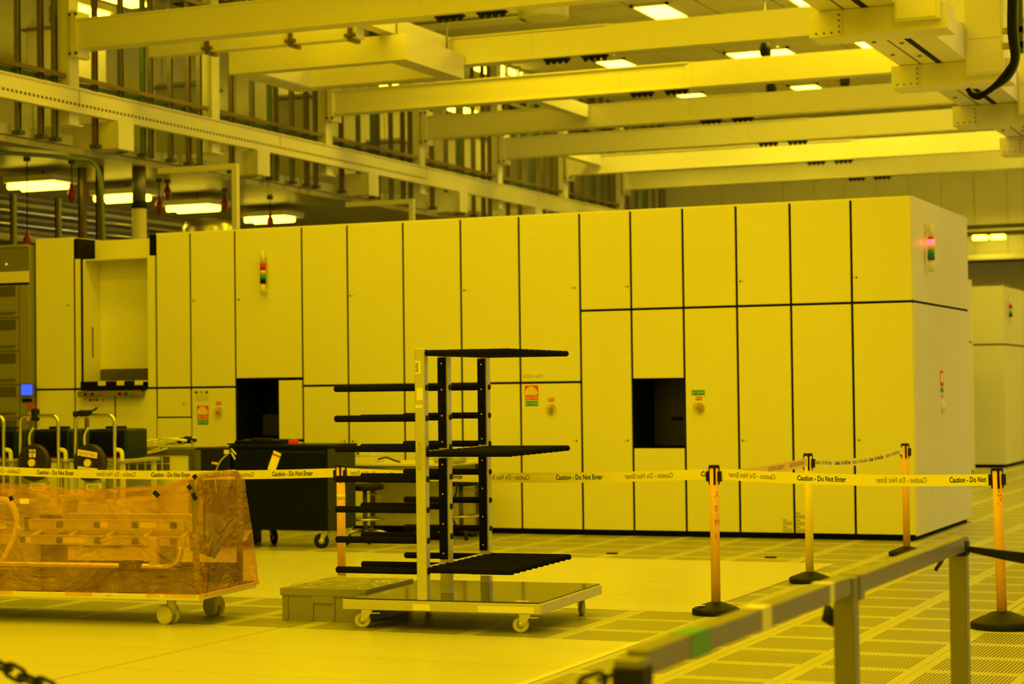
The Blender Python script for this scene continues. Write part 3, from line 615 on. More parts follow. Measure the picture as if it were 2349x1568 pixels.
lion_sticker(lo[1], -12.422, 1.412); green_label(lo[1], -12.415, 1.248); emo(lo[1], -12.13, 1.335)
for k in range(3): decal(lo[1], -12.45+k*.07, -12.41+k*.07, 1.55, 1.58, OLIVEP if k == 1 else DGREY)
for k in range(4): decal(lo[1], -12.45, -12.27, 1.47+k*.018, 1.475+k*.018, OLIVEP)
green_label(lo[10], -6.43, 1.522, .142, .053); emo(lo[10], -6.355, 1.335)
for p_, x0, z0, n in ((lo[11], -5.48, .07, 2), (lo[12], -5.345, .07, 3)):
    for k in range(n):
        z = z0+.07*k; decal(p_, x0, x0+.045, z+.048, z+.055, DGREY)
        for q in range(5): decal(p_, x0, x0+.098, z+q*.008, z+q*.008+.004, OLIVEP)
# signal towers
def tower(p, M4):
    def tp(name, z0, z1, r, m_):
        b = bmesh.new(); tube(b, [(0, -.06, z0), (0, -.06, z1)], r, 14); bmesh.ops.transform(b, matrix=M4, verts=b.verts[:]); part(name, b, m_, p)
    tp('tower_cap', .12, .26, .026, CREAM); tp('lens', .04, .12, .034, DRED); tp('lens', -.005, .04, .034, ORANGE); tp('lens', -.06, -.005, .034, GREEN); tp('lens', -.11, -.06, .034, DGREEN); tp('tower_stem', -.23, -.11, .026, CREAM)
    for z in (.2, -.18):
        b = bx(-.015, .015, -.05, 0, z-.015, z+.015); bmesh.ops.transform(b, matrix=M4, verts=b.verts[:]); part('bracket', b, CREAM, p)
tower(up[2], Matrix.Translation((-11.496, YM, 2.90)))
M4 = Matrix.Translation((-4.113, 20.36, 2.93)) @ Matrix.Rotation(math.radians(90), 4, 'Z')
tower(sidep[1], M4)
b = bmesh.new(); tube(b, [(-4.053, 20.36, 2.97), (-4.053, 20.36, 3.03)], .036, 14); part('lit_lens', b, LENSRED, sidep[1])
b = bmesh.new(); tube(b, [(-4.053, 20.36, 2.82), (-4.053, 20.36, 2.87)], .036, 14); part('lens', b, BLUE, sidep[1])
part('tower_plate', bx(-4.113, -4.10, 20.30, 20.40, 3.05, 3.2), CREAM, sidep[1])
sp = sidep[2]
part('sticker', bx(-4.113, -4.110, 21.02, 21.18, 1.53, 1.695), RED, sp); part('emblem', bx(-4.112, -4.108, 21.05, 21.15, 1.57, 1.665), PAPER, sp); part('sticker', bx(-4.113, -4.110, 21.03, 21.17, 1.465, 1.515), GREEN, sp); part('sticker', bx(-4.113, -4.110, 21.08, 21.13, 1.405, 1.44), RED, sp)
b = bmesh.new(); tube(b, [(-4.113, 21.1, 1.31), (-4.10, 21.1, 1.31), (-4.07, 21.1, 1.31)], [.07, .065, .03], 16); part('button_guard', b, CREAM, sp)

# ------------------------------------------------------------------ grille tower left of the machine
YS = 19.62
STK = mat('tower_grey', (.25, .24, .19), .5)
t = thing('stocker_tower', 'grey equipment tower with perforated grille and blue screen at the machine end', 'cabinet', (-15.3, 20.2, 0))
part('body', bx(-16.2, -14.70, YS+.02, 21.6, 0, 3.36), STK, t)
GRILLE = mat('grille_grey', (.34, .34, .29), .5)
b = bmesh.new()
z = 3.06
while z < 3.33: box(b, -15.9, -14.72, YS, YS+.008, z, z+.009); z += .026
x = -15.9
while x < -14.72: box(b, x, x+.009, YS, YS+.008, 3.05, 3.335); x += .026
o = part('grille', b, GRILLE, t); o['kind'] = 'stuff'
part('grille_back', bx(-15.9, -14.72, YS+.012, YS+.0199, 3.05, 3.335), BLACK, t)
part('header', bx(-16.2, -14.70, YS-.01, YS+.02, 2.91, 3.045), CREAM, t); part('header_gap', bx(-16.2, -14.70, YS, YS+.02, 2.885, 2.91), BLACK, t)
part('top_rim', bx(-16.2, -14.70, YS-.01, YS+.02, 3.335, 3.37), STK, t)
for k in range(6):
    z1 = 2.875-.402*k
    d = part('drawer_front', bx(-16.15, -14.835, YS, YS+.018, z1-.375, z1+.005), STK, t)
    part('window', bx(-15.5, -14.885, YS-.004, YS, z1-.13, z1-.005), mat('smoked_glass', (.10, .09, .05), .12), d); part('handle', bx(-15.5, -14.89, YS-.015, YS, z1-.335, z1-.315), DGREY, d)
c = part('column', bx(-14.82, -14.70, YS-.004, YS+.02, .05, 2.88), STK, t)
part('screen_bezel', rbox(-14.80, -14.60, YS-.03, YS-.004, 1.545, 1.70, .008), DGREY, t); part('screen', bx(-14.785, -14.625, YS-.034, YS-.03, 1.56, 1.685), SCREEN, t)
part('port', bx(-14.79, -14.65, YS-.012, YS-.004, 1.475, 1.52), BLACK, t)
part('label', bx(-14.72, -14.60, YS-.012, YS-.004, 1.41, 1.45), RED, t)
part('led', bx(-15.02, -15.0, YS-.012, YS, 3.13, 3.145), LED, t)
b = bmesh.new(); tube(b, [(-14.66, YS-.05, 1.29), (-14.66, YS-.004, 1.29)], [.04, .075], 16); part('emergency_button', b, ORANGE, t)

# ------------------------------------------------------------------ machines of the next row
def far_machine(x0, x1, y0, y1, label, towers=False):
    t = thing('lithography_machine', label, 'machine', ((x0+x1)/2, y0, 0))
    part('body', bx(x0+.02, x1-.02, y0+.02, y1-.02, .04, 3.36), BLACK, t); part('kick_plate', bx(x0+.05, x1-.05, y0+.05, y1-.05, 0, .04), BLACK, t)
    n = 5; w2 = (x1-x0)/n
    for k in range(n):
        for z0, z1 in ((.06, 2.26), (2.29, 3.38)): part('panel', bx(x0+k*w2+.008, x0+(k+1)*w2-.008, y0, y0+.02, z0, z1), WHITE, t)
    last = None
    for k in range(4):
        for z0, z1 in ((.06, 2.26), (2.29, 3.38)):
            yy = y0+.022+(y1-y0-.022)*k/4; last = part('side_panel', bx(x1-.02, x1, yy+.002, yy+(y1-y0)/4-.004, z0, z1), WHITE, t)
            if towers and k == 0 and z0 > 2: tower(last, Matrix.Translation((x1, y0+.45, 2.9)) @ Matrix.Rotation(math.radians(90), 4, 'Z'))
    part('roof', bx(x0, x1, y0, y1, 3.36, 3.385), WHITE, t); return t
far_machine(-9.6, -6.13, 37.38, 41.0, 'similar white machine standing far back by the right-hand end of the row', True)
far_machine(-9.6, -6.27, 31.6, 35.0, 'white machine mostly hidden behind the back corner of the main machine')
p = PY(2245, 545, YW-1.0)
t = thing('wall_lamp', 'row of glowing lamps under the far ledge beyond the machine corner', 'light', (p.x, p.y, p.z))
part('housing', bx(p.x-.3, p.x+2.5, p.y, p.y+.2, p.z+.05, p.z+.15), DKMETAL, t)
for k, xx in enumerate((-.15, .28, 1.35)): part('tube', rbox(p.x+xx, p.x+xx+.34, p.y-.02, p.y+.18, p.z-.05, p.z+.06, .02), LIGHTF, t)
part('bracket', bx(p.x, p.x+.05, p.y+.2, YW-.5, p.z+.08, p.z+.12), DKMETAL, t)

# ------------------------------------------------------------------ stanchions and belts
def stanchion_proto():
    t = thing('stanchion', 'x', 'stanchion', (0, 0, 0), 0, 'belt stanchions')
    b = bmesh.new(); lathe(b, [(.160, 0), (.165, .008), (.165, .035), (.150, .045), (.05, .082), (.036, .085)], 28); part('base', b, RUBBER, t, True)
    part('pole', tb([(0, 0, .08), (0, 0, 1.0)], .032, 20), ORANGE, t, True)
    part('cap', tb([(0, 0, 1.0), (0, 0, 1.018)], .036, 20), RUBBER, t, True)
    for k in range(4):
        a = math.radians(22+90*k); M_ = Matrix.Rotation(a, 4, 'Z'); b = bmesh.new(); box(b, .031, .038, -.007, .007, .885, 1.005, M_); part('slot_bar', b, RUBBER, t, True)
    b = bmesh.new(); box(b, .03, .052, -.02, .02, .905, .975); part('belt_clip', b, RUBBER, t, True)
    b = bmesh.new(); box(b, -.052, -.03, -.02, .02, .905, .975); part('belt_clip', b, RUBBER, t, True)
    return t
ST = {'l': (-6.955, 13.0), 'c': (-4.115, 13.09), 'r': (-2.15, 12.86), 'm': (-4.07, 15.42), 'f': (-3.86, 18.05)}
SL = {'c': 'orange belt stanchion with ASML written downward, standing at the edge of the bright floor sheets', 'l': 'orange belt stanchion behind the grey crate', 'r': 'leaning orange belt stanchion on the perforated floor beside the aluminium handrail', 'm': 'plain yellow belt stanchion between two orange ones', 'f': 'orange belt stanchion standing right against the machine'}
pro = stanchion_proto(); SO = {}
for k, key in enumerate(('c', 'l', 'r', 'm', 'f')):
    o = pro if k == 0 else copy_tree(pro); o.location = (*ST[key], 0); o['label'] = SL[key]; SO[key] = o; TM[o.name] = Matrix.Translation((*ST[key], 0))
b = bmesh.new(); lathe(b, [(.195, 0), (.2, .008), (.2, .04), (.185, .05), (.06, .105), (.036, .108)], 28)
for ch in SO['r'].children:
    if ch.name.startswith('base'): ch.data = ch.data.copy(); b.to_mesh(ch.data); b.free()
for ch in SO['m'].children:
    if ch.name.startswith('pole'): ch.data = ch.data.copy(); ch.data.materials[0] = YELLOW
SO['r'].rotation_euler = (0, math.radians(-1.0), 0); TM[SO['r'].name] = Matrix.Translation((*ST['r'], 0)) @ Matrix.Rotation(math.radians(-1.0), 4, 'Y')
def write_on_pole(o, s, zt, h, ang, rot=False):
    b = text_bm(s, h)
    if rot: warp(b, lambda u, v: (v, -u, 0))
    for v in b.verts:
        a = math.radians(ang)+(v.co.x-h*.3)/.032; v.co = (.0326*math.cos(a), .0326*math.sin(a), zt+v.co.y)
    part('handwriting', b, INKR, o, True)
for k, ch in enumerate('ASML'): write_on_pole(SO['c'], ch, .80-.095*k, .055, -45)
write_on_pole(SO['r'], 'ASML', .88, .042, -60, True)
part('base_sticker', bx(-.12, -.05, -.10, -.07, .064, .0665), PAPER, SO['c'], True)
part('pole_sticker', tb([(0, 0, .76), (0, 0, .80)], .0325, 20), YELLOW, SO['l'], True)

class Belt:
    def __init__(s, A, B, h, sag, m_, label):
        s.A, s.B, s.h, s.sag = Vector(A), Vector(B), h, sag; s.d = (s.B-s.A); s.L = s.d.length
        d = s.d.normalized(); s.n = Vector((d.y, -d.x, 0)).normalized()
        if s.n.dot(CAM-s.A) < 0: s.n = -s.n
        b = bmesh.new(); N = 20; prev = None
        for i in range(N+1):
            c = s.P(i/N*s.L, 0); q = [b.verts.new(c+s.n*e+Vector((0, 0, f*h/2))) for e, f in ((.0012, 1), (.0012, -1), (-.0012, -1), (-.0012, 1))]
            if prev:
                for k in range(4): b.faces.new((prev[k], prev[(k+1) % 4], q[(k+1) % 4], q[k]))
            else: b.faces.new(q)
            prev = q
        b.faces.new(prev)
        c = s.P(s.L/2, 0); s.o = thing('caution_belt', label, 'belt', c, 0, 'caution belts between stanchions'); part('webbing', b, m_, s.o)
    def P(s, u, v): t = u/s.L; return s.A+s.d*t+Vector((0, 0, v-4*s.sag*t*(1-t)))
    def text(s, u0, u1, txt, hh, m_, mirror=False, bold=.022, dv=0.):
        b = text_fit(txt, abs(u1-u0), hh, bold)
        if mirror: warp(b, lambda u, v: (abs(u1-u0)-u, v, 0))
        flip = s.d.dot(RT) < 0
        a = min(u0, u1)
        warp(b, lambda u, v: s.P((a+u) if not flip else (a+abs(u1-u0)-u), v-hh*.42+dv)+s.n*.002); part('lettering', b, m_, s.o)
    def at(s, px):                                   # length coordinate whose image column is px
        lo_, hi = -1., s.L+1
        for _ in range(40):
            mid = (lo_+hi)/2; v = s.P(mid, 0)-CAM; x = W_/2+FPX*v.dot(RT)/v.dot(FW)
            if x < px: lo_ = mid
            else: hi = mid
        return (lo_+hi)/2
TXTS = 'Caution - Do Not Enter'
def belt_px(bl, items, hh=.036):
    for it in items: bl.text(bl.at(it[0]), bl.at(it[1]), it[3] if len(it) > 3 else TXTS, hh, INKF if it[2] else INK, it[2])
b1 = Belt((-10.6, 13.05, .975), (-7.0, 13.0, .955), .066, .035, TAPE, 'yellow caution belt passing behind the pink wrapped trolley')
belt_px(b1, ((-45, 47, 1), (85, 170, 0), (220, 312, 1), (347, 437, 0), (490, 583, 1), (624, 718, 0)))
b2 = Belt((-6.905, 13.0, .955), (-4.165, 13.09, .955), .070, .030, TAPE, 'yellow caution belt running behind the pipe-arm rack')
belt_px(b2, ((803, 903, 1), (955, 1062, 0), (1113, 1215, 1), (1275, 1383, 0), (1433, 1544, 1), (1608, 1636, 0, 'Cauti')))
b3 = Belt((-4.06, 13.09, .955), (-2.20, 12.86, .94), .074, .020, TAPE, 'yellow caution belt between the orange stanchions beside the handrail')
belt_px(b3, ((1671, 1779, 1), (1829, 1941, 0), (2009, 2126, 1), (2178, 2262, 0, 'Caution - Do Not')))
b4 = Belt((-4.115, 13.14, .94), (-4.07, 15.37, .95), .066, .012, TAPEO, 'orange Spanish-lettered caution belt leading to the yellow stanchion')
for u in (.35, 1.2, 1.75): b4.text(u, u+.42, 'CAUTION-CUIDADO', .034, INKR, False, 0.)
b5 = Belt((-4.07, 15.47, .95), (-3.86, 18.0, .96), .062, .05, TAPE, 'yellow caution belt leading from the yellow stanchion to the machine')
for k, u in enumerate((.12, .6, 1.05, 1.5, 1.98)): b5.text(u, u+.42, TXTS, .034, INKF if k % 2 == 0 else INK, False)

# ------------------------------------------------------------------ pipe-arm rack on casters
def caster(parent, x, y, r=.05, h=.13, ang=0., wheel=CREAM, fork=STEEL, wd=.03, brake=True):
    """single-wheel swivel caster in the thing's own coordinates"""
    M_ = Matrix.Translation((x, y, 0)) @ Matrix.Rotation(ang, 4, 'Z'); b = bmesh.new()
    off = r*.55
    box(b, -.05, .05, -.04, .04, h-.006, h, M_); box(b, -.035, .035, -.035, .035, h-.022, h-.006, M_)
    for s in (-1, 1):
        q = bmesh.new(); prism(q, [(.035, h-.022), (-.035, h-.022), (-off-.012, r-.012), (-off+.014, r-.014)], 'y', s*wd*.62-.003, s*wd*.62+.003); bmesh.ops.transform(q, matrix=M_, verts=q.verts[:])
        mm = bpy.data.meshes.new('q'); q.to_mesh(mm); q.free(); b.from_mesh(mm); bpy.data.meshes.remove(mm)
    if brake: box(b, .03, .085, -.015, .015, h-.035, h-.028, M_)
    c = part('caster_fork', b, fork, parent, True)
    q = bmesh.new(); tube(q, [(-off, -wd/2, r), (-off, -wd*.38, r), (-off, wd*.38, r), (-off, wd/2, r)], [r*.86, r, r, r*.86], 22); bmesh.ops.transform(q, matrix=M_, verts=q.verts[:]); part('wheel', q, wheel, c, True)
    q = bmesh.new(); tube(q, [(-off, -wd*.78, r), (-off, -wd*.52, r), (-off, wd*.52, r), (-off, wd*.78, r)], [r*.18, r*.5, r*.5, r*.18], 14); bmesh.ops.transform(q, matrix=M_, verts=q.verts[:]); part('axle', q, STEEL, c, True)
RK = thing('pipe_rack', 'wheeled aluminium rack with rows of black foam-covered arms on both sides', 'rack', (-6.19, 11.575, 0), math.radians(3.2))
LX, LY = 1.375, 1.29
part('deck', bx(.012, LX-.012, .012, LY-.012, .192, .203), BLACKGLOSS, RK, True)
for a in ((0, LX, 0, .04), (0, LX, LY-.04, LY), (0, .04, .04, LY-.04), (LX-.04, LX, .04, LY-.04)): part('frame_bar', rbox(a[0], a[1], a[2], a[3], .128, .194, .004, 1), ALU, RK, True)
for x0, x1, y0, y1 in ((.5, .62, -.002, 0), (.95, 1.33, -.002, 0)):
    b = bx(x0, x1, y0, y1, .135, .175); part('masking_tape', b, PAPER, RK, True)
for x, y, a in ((.13, .10, .3), (LX-.14, .10, .2), (LX-.12, LY-.12, 2.2), (.13, LY-.12, 1.8)): caster(RK, x, y, .052, .128, a)
CX = .565; CYS = (.03, .435, 1.175); ZR = [.384+.1978*k for k in range(7)]
for k, cy in enumerate(CYS):
    col_ = part('upright', rbox(CX-.035, CX+.035, cy-.032, cy+.032, .20, 1.825, .004, 1), ALU, RK, True)
    if k:
        for z0, z1 in ((.43, 1.10), (1.17, 1.77)):
            f = part('foam_strip', rbox(CX-.034, CX+.022, cy-.047, cy-.033, z0, z1, .003, 1), FOAM, RK, True)
            b = bmesh.new(); n = 4
            for q in range(n): cyl(b, (CX-.004, cy-.050, z0+.04+q*(z1-z0-.08)/(n-1)), (CX-.004, cy-.047, z0+.04+q*(z1-z0-.08)/(n-1)), .006, 8)
            part('screw', b, ALU, f, True)
    for z in ZR:
        b = bmesh.new(); tube(b, [(CX-.62, cy, z), (CX-.612, cy, z), (CX-.036, cy, z)], [.014, .022, .022], 12); arm = part('side_arm', b, FOAM, RK, True)
        b = bmesh.new(); tube(b, [(CX+.036, cy, z), (CX+.045, cy, z)], [.021, .016], 12); part('end_cap', b, RUBBER, arm, True)
for zs in (.392, 1.142, 1.795):
    part('shelf_bar', rbox(CX-.02, CX+.02, CYS[0]+.033, CYS[1]-.048, zs-.018, zs+.018, .003, 1), ALU, RK, True); part('shelf_bar', rbox(CX-.02, CX+.02, CYS[1]+.033, CYS[2]-.048, zs-.018, zs+.018, .003, 1), ALU, RK, True)
    for q in range(11):
        cy = .03+q*(1.145/10); b = bmesh.new(); x0 = CX+.021 if q not in (0,) else CX+.036
        tube(b, [(x0, cy, zs), (CX+.615, cy, zs), (CX+.625, cy, zs)], [.0195, .0195, .012], 12); part('shelf_arm', b, FOAM, RK, True)
part('handle', tb(bez([(CX-.01, -.003, 1.21), (CX-.01, -.035, 1.20), (CX-.01, -.035, 1.06), (CX-.01, -.003, 1.05)], 5), .006, 8), ALU, RK, True)
for z0, z1, x0, x1, m_ in ((1.66, 1.745, -.03, .01, PAPER), (1.49, 1.57, -.02, .022, PAPER), (1.44, 1.46, -.03, .02, PAPER)): part('label', bx(CX+x0, CX+x1, -.0045, -.002, z0, z1), m_, RK, True)
b = bmesh.new()
for q in range(5): box(b, CX-.026, CX-.006, -.0052, -.0045, 1.675+q*.012, 1.681+q*.012)
part('label_print', b, DGREY, RK, True)
part('loose_strip', bx(CX+.33, CX+.60, -.01, .05, .37, .372), PAPER, RK, True)
part('deck_patch', bx(1.18, 1.27, .05, .09, .203, .2036), PAPER, RK, True)

# ------------------------------------------------------------------ grey crate under clear film
CRT = mat('crate_grey', (.27, .265, .20), .5)
t = thing('plastic_crate', 'grey ribbed plastic crate covered with crumpled clear film beside the rack', 'crate', (-6.53, 12.3, 0), math.radians(3))
w2, d2, h2 = .62, .80, .222
M_ = GREY
b = bmesh.new()
box(b, -w2/2, w2/2, -d2/2, -d2/2+.02, 0, h2); part('side_wall', b, CRT, t, True)
part('side_wall', bx(-w2/2, w2/2, d2/2-.02, d2/2, 0, h2), CRT, t, True); part('end_wall', bx(-w2/2, -w2/2+.02, -d2/2+.02, d2/2-.02, 0, h2), CRT, t, True); part('end_wall', bx(w2/2-.02, w2/2, -d2/2+.02, d2/2-.02, 0, h2), CRT, t, True)
part('bottom', bx(-w2/2+.02, w2/2-.02, -d2/2+.02, d2/2-.02, .005, .02), CRT, t, True)
part('rim', rbox(-w2/2-.012, w2/2+.012, -d2/2-.012, -d2/2, h2-.05, h2, .003, 1), CRT, t, True); part('rim', rbox(w2/2, w2/2+.012, -d2/2, d2/2, h2-.05, h2, .003, 1), CRT, t, True); part('rim', rbox(-w2/2-.012, -w2/2, -d2/2, d2/2, h2-.05, h2, .003, 1), CRT, t, True)
for x in (-.27, -.08, .08, .27): part('rib', rbox(x-.007, x+.007, -d2/2-.010, -d2/2, .01, h2-.05, .002, 1), CRT, t, True)
part('hand_grip', rbox(-.075, .075, -d2/2-.014, -d2/2, h2-.10, h2-.05, .004, 1), CRT, t, True)
part('content', bx(-.2, .25, -.2, .3, .02, .16), DGREEN2, t, True); part('content', bx(-.05, .1, -.28, -.22, .02, .18), ORANGE, t, True)
b = bmesh.new(); N = 16; g = [[b.verts.new((-w2/2-.015+(w2+.03)*i/N, -d2/2-.015+(d2+.03)*j/N, h2+.004+(.022*random.random() if 0 < i < N and 0 < j < N else 0))) for j in range(N+1)] for i in range(N+1)]
for i in range(N):
    for j in range(N): b.faces.new((g[i][j], g[i+1][j], g[i+1][j+1], g[i][j+1])).smooth = True
part('film_cover', b, CLEAR, t, True)

# ------------------------------------------------------------------ wrapped trolley with ladder
TR = thing('wrapped_trolley', 'low trolley with tubular end hoops wrapped under pink film', 'trolley', (-7.14, 11.33, 0), math.radians(6))
TL, TW, PZ = 2.35, .90, .225           # extends to -x
part('deck', bx(-TL, 0, 0, TW, PZ-.03, PZ), mat('deck_brown', (.10, .06, .05), .5), TR, True)
part('edge_bumper', rbox(-TL, .012, -.014, 0, PZ-.045, PZ-.005, .004, 1), CREAM, TR, True); part('edge_bumper', rbox(0, .014, -.014, TW, PZ-.045, PZ-.005, .004, 1), CREAM, TR, True)
DK = mat('dark_bin_purple', (.045, .03, .03), .45)
part('side_board', bx(-TL+.02, -.06, .05, .07, PZ, PZ+.135), DK, TR, True); part('side_board', bx(-TL+.02, -.06, TW-.09, TW-.07, PZ, PZ+.135), DK, TR, True)
def hoop(x, y0, y1, z0, z1, r, m_, name='hoop'):
    k = .09; part(name, tb([(x, y0, z0), (x, y0, z1-k)]+[(x, y0+k-k*math.cos(a), z1-k+k*math.sin(a)) for a in [math.radians(15*q) for q in range(1, 7)]]+[(x, y1-k+k*math.sin(a), z1-k+k*math.cos(a)) for a in [math.radians(15*q) for q in range(0, 6)]]+[(x, y1, z1-k), (x, y1, z0)], r, 10), m_, TR, True)
hoop(-.035, .05, TW-.17, PZ, 1.0, .022, mat('hoop_grey', (.26, .21, .2), .4, metal=.3)); hoop(-TL+.1, .05, TW-.17, PZ, 1.0, .022, STEEL)
part('low_rail', tb(bez([(-1.9, .10, PZ+.165), (-.5, .10, PZ+.165), (-.28, .10, PZ+.165), (-.20, .10, PZ+.21), (-.17, .10, PZ+.3)], 6), .024, 10), STEEL, TR, True)
part('rail_clamp', rbox(-.62, -.46, .06, .14, PZ+.13, PZ+.205, .01), RUBBER, TR, True); part('rail_post', rbox(-.40, -.34, .08, .12, PZ+.17, PZ+.36, .004, 1), ALU, TR, True)
for x_ in (-.45, -1.3): part('ladder_rest', rbox(x_-.02, x_+.02, .24, .55, PZ, .515, .004, 1), DK, TR, True)
def twin_caster(x, y, ang):
    M2 = Matrix.Translation((x, y, 0)) @ Matrix.Rotation(ang, 4, 'Z'); b = bmesh.new(); tube(b, [(0, 0, .07), (0, 0, PZ-.032)], .032, 14); box(b, -.06, .06, -.045, .045, PZ-.038, PZ-.03); bmesh.ops.transform(b, matrix=M2, verts=b.verts[:]); c = part('caster_stem', b, CREAM, TR, True)
    for s in (-1, 1):
        b = bmesh.new(); tube(b, [(-.03, s*.018, .068), (-.03, s*.024, .068), (-.03, s*.044, .068), (-.03, s*.050, .068)], [.060, .068, .068, .060], 24); bmesh.ops.transform(b, matrix=M2, verts=b.verts[:]); wl = part('wheel', b, CREAM, c, True)
        b = bmesh.new(); tube(b, [(-.03, s*.0505, .068), (-.03, s*.053, .068)], .050, 24); bmesh.ops.transform(b, matrix=M2, verts=b.verts[:]); part('hub_cap', b, GREY if s > 0 else CREAM, c, True)
twin_caster(-.27, .15, -.32); twin_caster(-.20, TW-.2, -.42); twin_caster(-TL+.3, .15, .5); twin_caster(-TL+.3, TW-.2, .9)
TRM = TM[TR.name]
def tw(b): bmesh.ops.transform(b, matrix=TRM, verts=b.verts[:]); return b
# ladder lying on its side inside
t = thing('ladder', 'folded aluminium ladder lying on the wrapped trolley', 'ladder', TRM @ Vector((-1.1, .33, .45)))
for k, (x0, x1, z0, z1) in enumerate(((-1.42, -.22, .62, .695), (-1.95, -.22, .515, .585))):
    r_ = part('rail', tw(rbox(x0, x1, .25, .28, z0, z1, .004, 1)), ALU, t); part('rail_lip', tw(bx(x0, x1, .24, .25, z1-.008, z1)), ALU, r_)
    for x in [-.3-.29*q for q in range(6)]:
        if x > x0+.05: part('rung_end', tw(rbox(x-.022, x+.022, .232, .25, (z0+z1)/2-.02, (z0+z1)/2+.02, .006)), RUBBER, t)
part('rail_foot', tw(rbox(-1.445, -1.42, .24, .29, .61, .705, .006)), RUBBER, t)
for x0, x1, z in ((-1.50, -1.40, .53), (-1.20, -.98, .53), (-.90, -.80, .64), (-.55, -.43, .64)): part('label', tw(bx(x0, x1, .246, .25, z, z+.04)), PAPER, t)
for x in [-.3-.29*q for q in range(5)]: part('rung', tw(tb([(x, .31, .55), (x, .52, .60)], .014, 8)), ALU, t)
part('rear_rail', tw(rbox(-1.25, -.25, .50, .53, .57, .72, .004, 1)), ALU, t)
t = thing('carton_box', 'grey carton with a corner bracket at the far end of the wrapped trolley', 'box', TRM @ Vector((-1.8, .4, PZ)))
part('body', tw(rbox(-2.2, -1.62, .30, .75, PZ, .80, .012)), GREY, t); part('label', tw(bx(-1.82, -1.74, .294, .299, .70, .75)), PAPER, t); part('band', tw(bx(-2.2, -1.62, .296, .30, .62, .64)), CREAM, t)
single('bent_tube', tw(tb(bez([(-1.62, .22, .36), (-1.50, .22, .60), (-1.50, .22, .74), (-1.56, .22, .82), (-1.64, .24, .83)], 5), .022, 10)), CREAM, 'bent cream tube standing inside the pink film', 'tube')
single('floor_polisher_head', tw(tb([(-.17, .42, .45), (-.12, .46, .62), (-.10, .48, .72)], [.09, .13, .05], 16)), DGREY, 'dark drum wrapped inside the film beside the end hoop', 'drum')
# film: lofted sheet draped over the hoops
b = bmesh.new(); NX, NS = 150, 72
def topz(x):                                  # sag of the film between the hoops (x <= 0)
    k = min(1, max(0, -x/(TL-.1))); return 1.012-.105*math.sin(math.pi*k)**.8
rows_ = []
for i in range(NX+1):
    x = .0-(TL+.02)*i/NX; zt = topz(x); ring = []
    for j in range(NS+1):
        s = j/NS
        if s < .4: q = s/.4; y = -.012+.055*q**.8+.05*math.sin(math.pi*q)*min(1, -x*2)*.6; z = .20+(zt-.03-.20)*q
        elif s < .6: q = (s-.4)/.2; y = .043+(TW-.20)*q; z = zt-.03+.03*math.sin(math.pi*q)**.5-.05*math.sin(math.pi*q)*min(1, -x)
        else: q = (s-.6)/.4; y = TW-.157+.17*q; z = .20+(zt-.03-.20)*(1-q)
        wob = .012*math.sin(9*x+5*s)+.008*math.sin(23*x-11*s*3)+.006*math.sin(41*x+17*s)
        nv = mnoise.noise(Vector((x*7, s*16, 1.3)))*.010+mnoise.noise(Vector((x*19, s*30, 5.1)))*.0045; tp = math.exp(-((s-.36)/.09)**2)
        wob += nv*(.5+1.4*tp)
        ring.append(Vector((x, y+(wob if s < .4 or s > .6 else 0), z+(wob*.8 if .35 < s < .65 else 0))))
    rows_.append(ring)
V = [[b.verts.new(p_) for p_ in r_] for r_ in rows_]
for i in range(NX):
    for j in range(NS): b.faces.new((V[i][j], V[i+1][j], V[i+1][j+1], V[i][j+1])).smooth = True
E0 = V[0]; prev = E0                          # end flap falling outwards to the deck edge
for k in range(1, 13):
    q = k/12; cur = []
    for j in range(NS+1):
        p0 = rows_[0][j]; z = .205+(p0.z-.205)*(1-q); out = .03*math.sin(math.pi*q*.5)+.012*math.sin(14*p0.y+9*q)*math.sin(math.pi*q)
        yy = p0.y+(( .0-p0.y)*.0); cur.append(b.verts.new((.012+out, -.012+(p0.y+.012)*(1-q*.0), z)))
    for j in range(NS): b.faces.new((prev[j], cur[j], cur[j+1], prev[j+1])).smooth = True
    prev = cur
bmesh.ops.transform(b, matrix=TRM, verts=b.verts[:])
fm = thing('plastic_film', 'crumpled translucent pink film draped over the trolley hoops', 'film', TRM @ Vector((-1.1, .4, .2)))
part('sheet', b, FILM, fm)
for k, (x, z, an, ww) in enumerate(((-.30, .885, -.7, .05), (-.055, .93, .6, .03), (-.02, .87, -1.1, .05), (-1.62, .85, .7, .045), (-1.40, .85, .4, .03), (-.015, 1.0, -1, .03))):
    bb = bmesh.new(); box(bb, -ww/2, ww/2, -.001, .001, -.016, .016, Matrix.Translation((x, -.0 if k != 5 else .0, z)) @ Matrix.Rotation(-an, 4, 'Y')); part('tape_piece', tw(bb), RUBBER, fm)
bb = bx(-1.33, -1.26, -.004, -.002, .815, .85); part('tape_piece', tw(bb), YELLOW, fm)

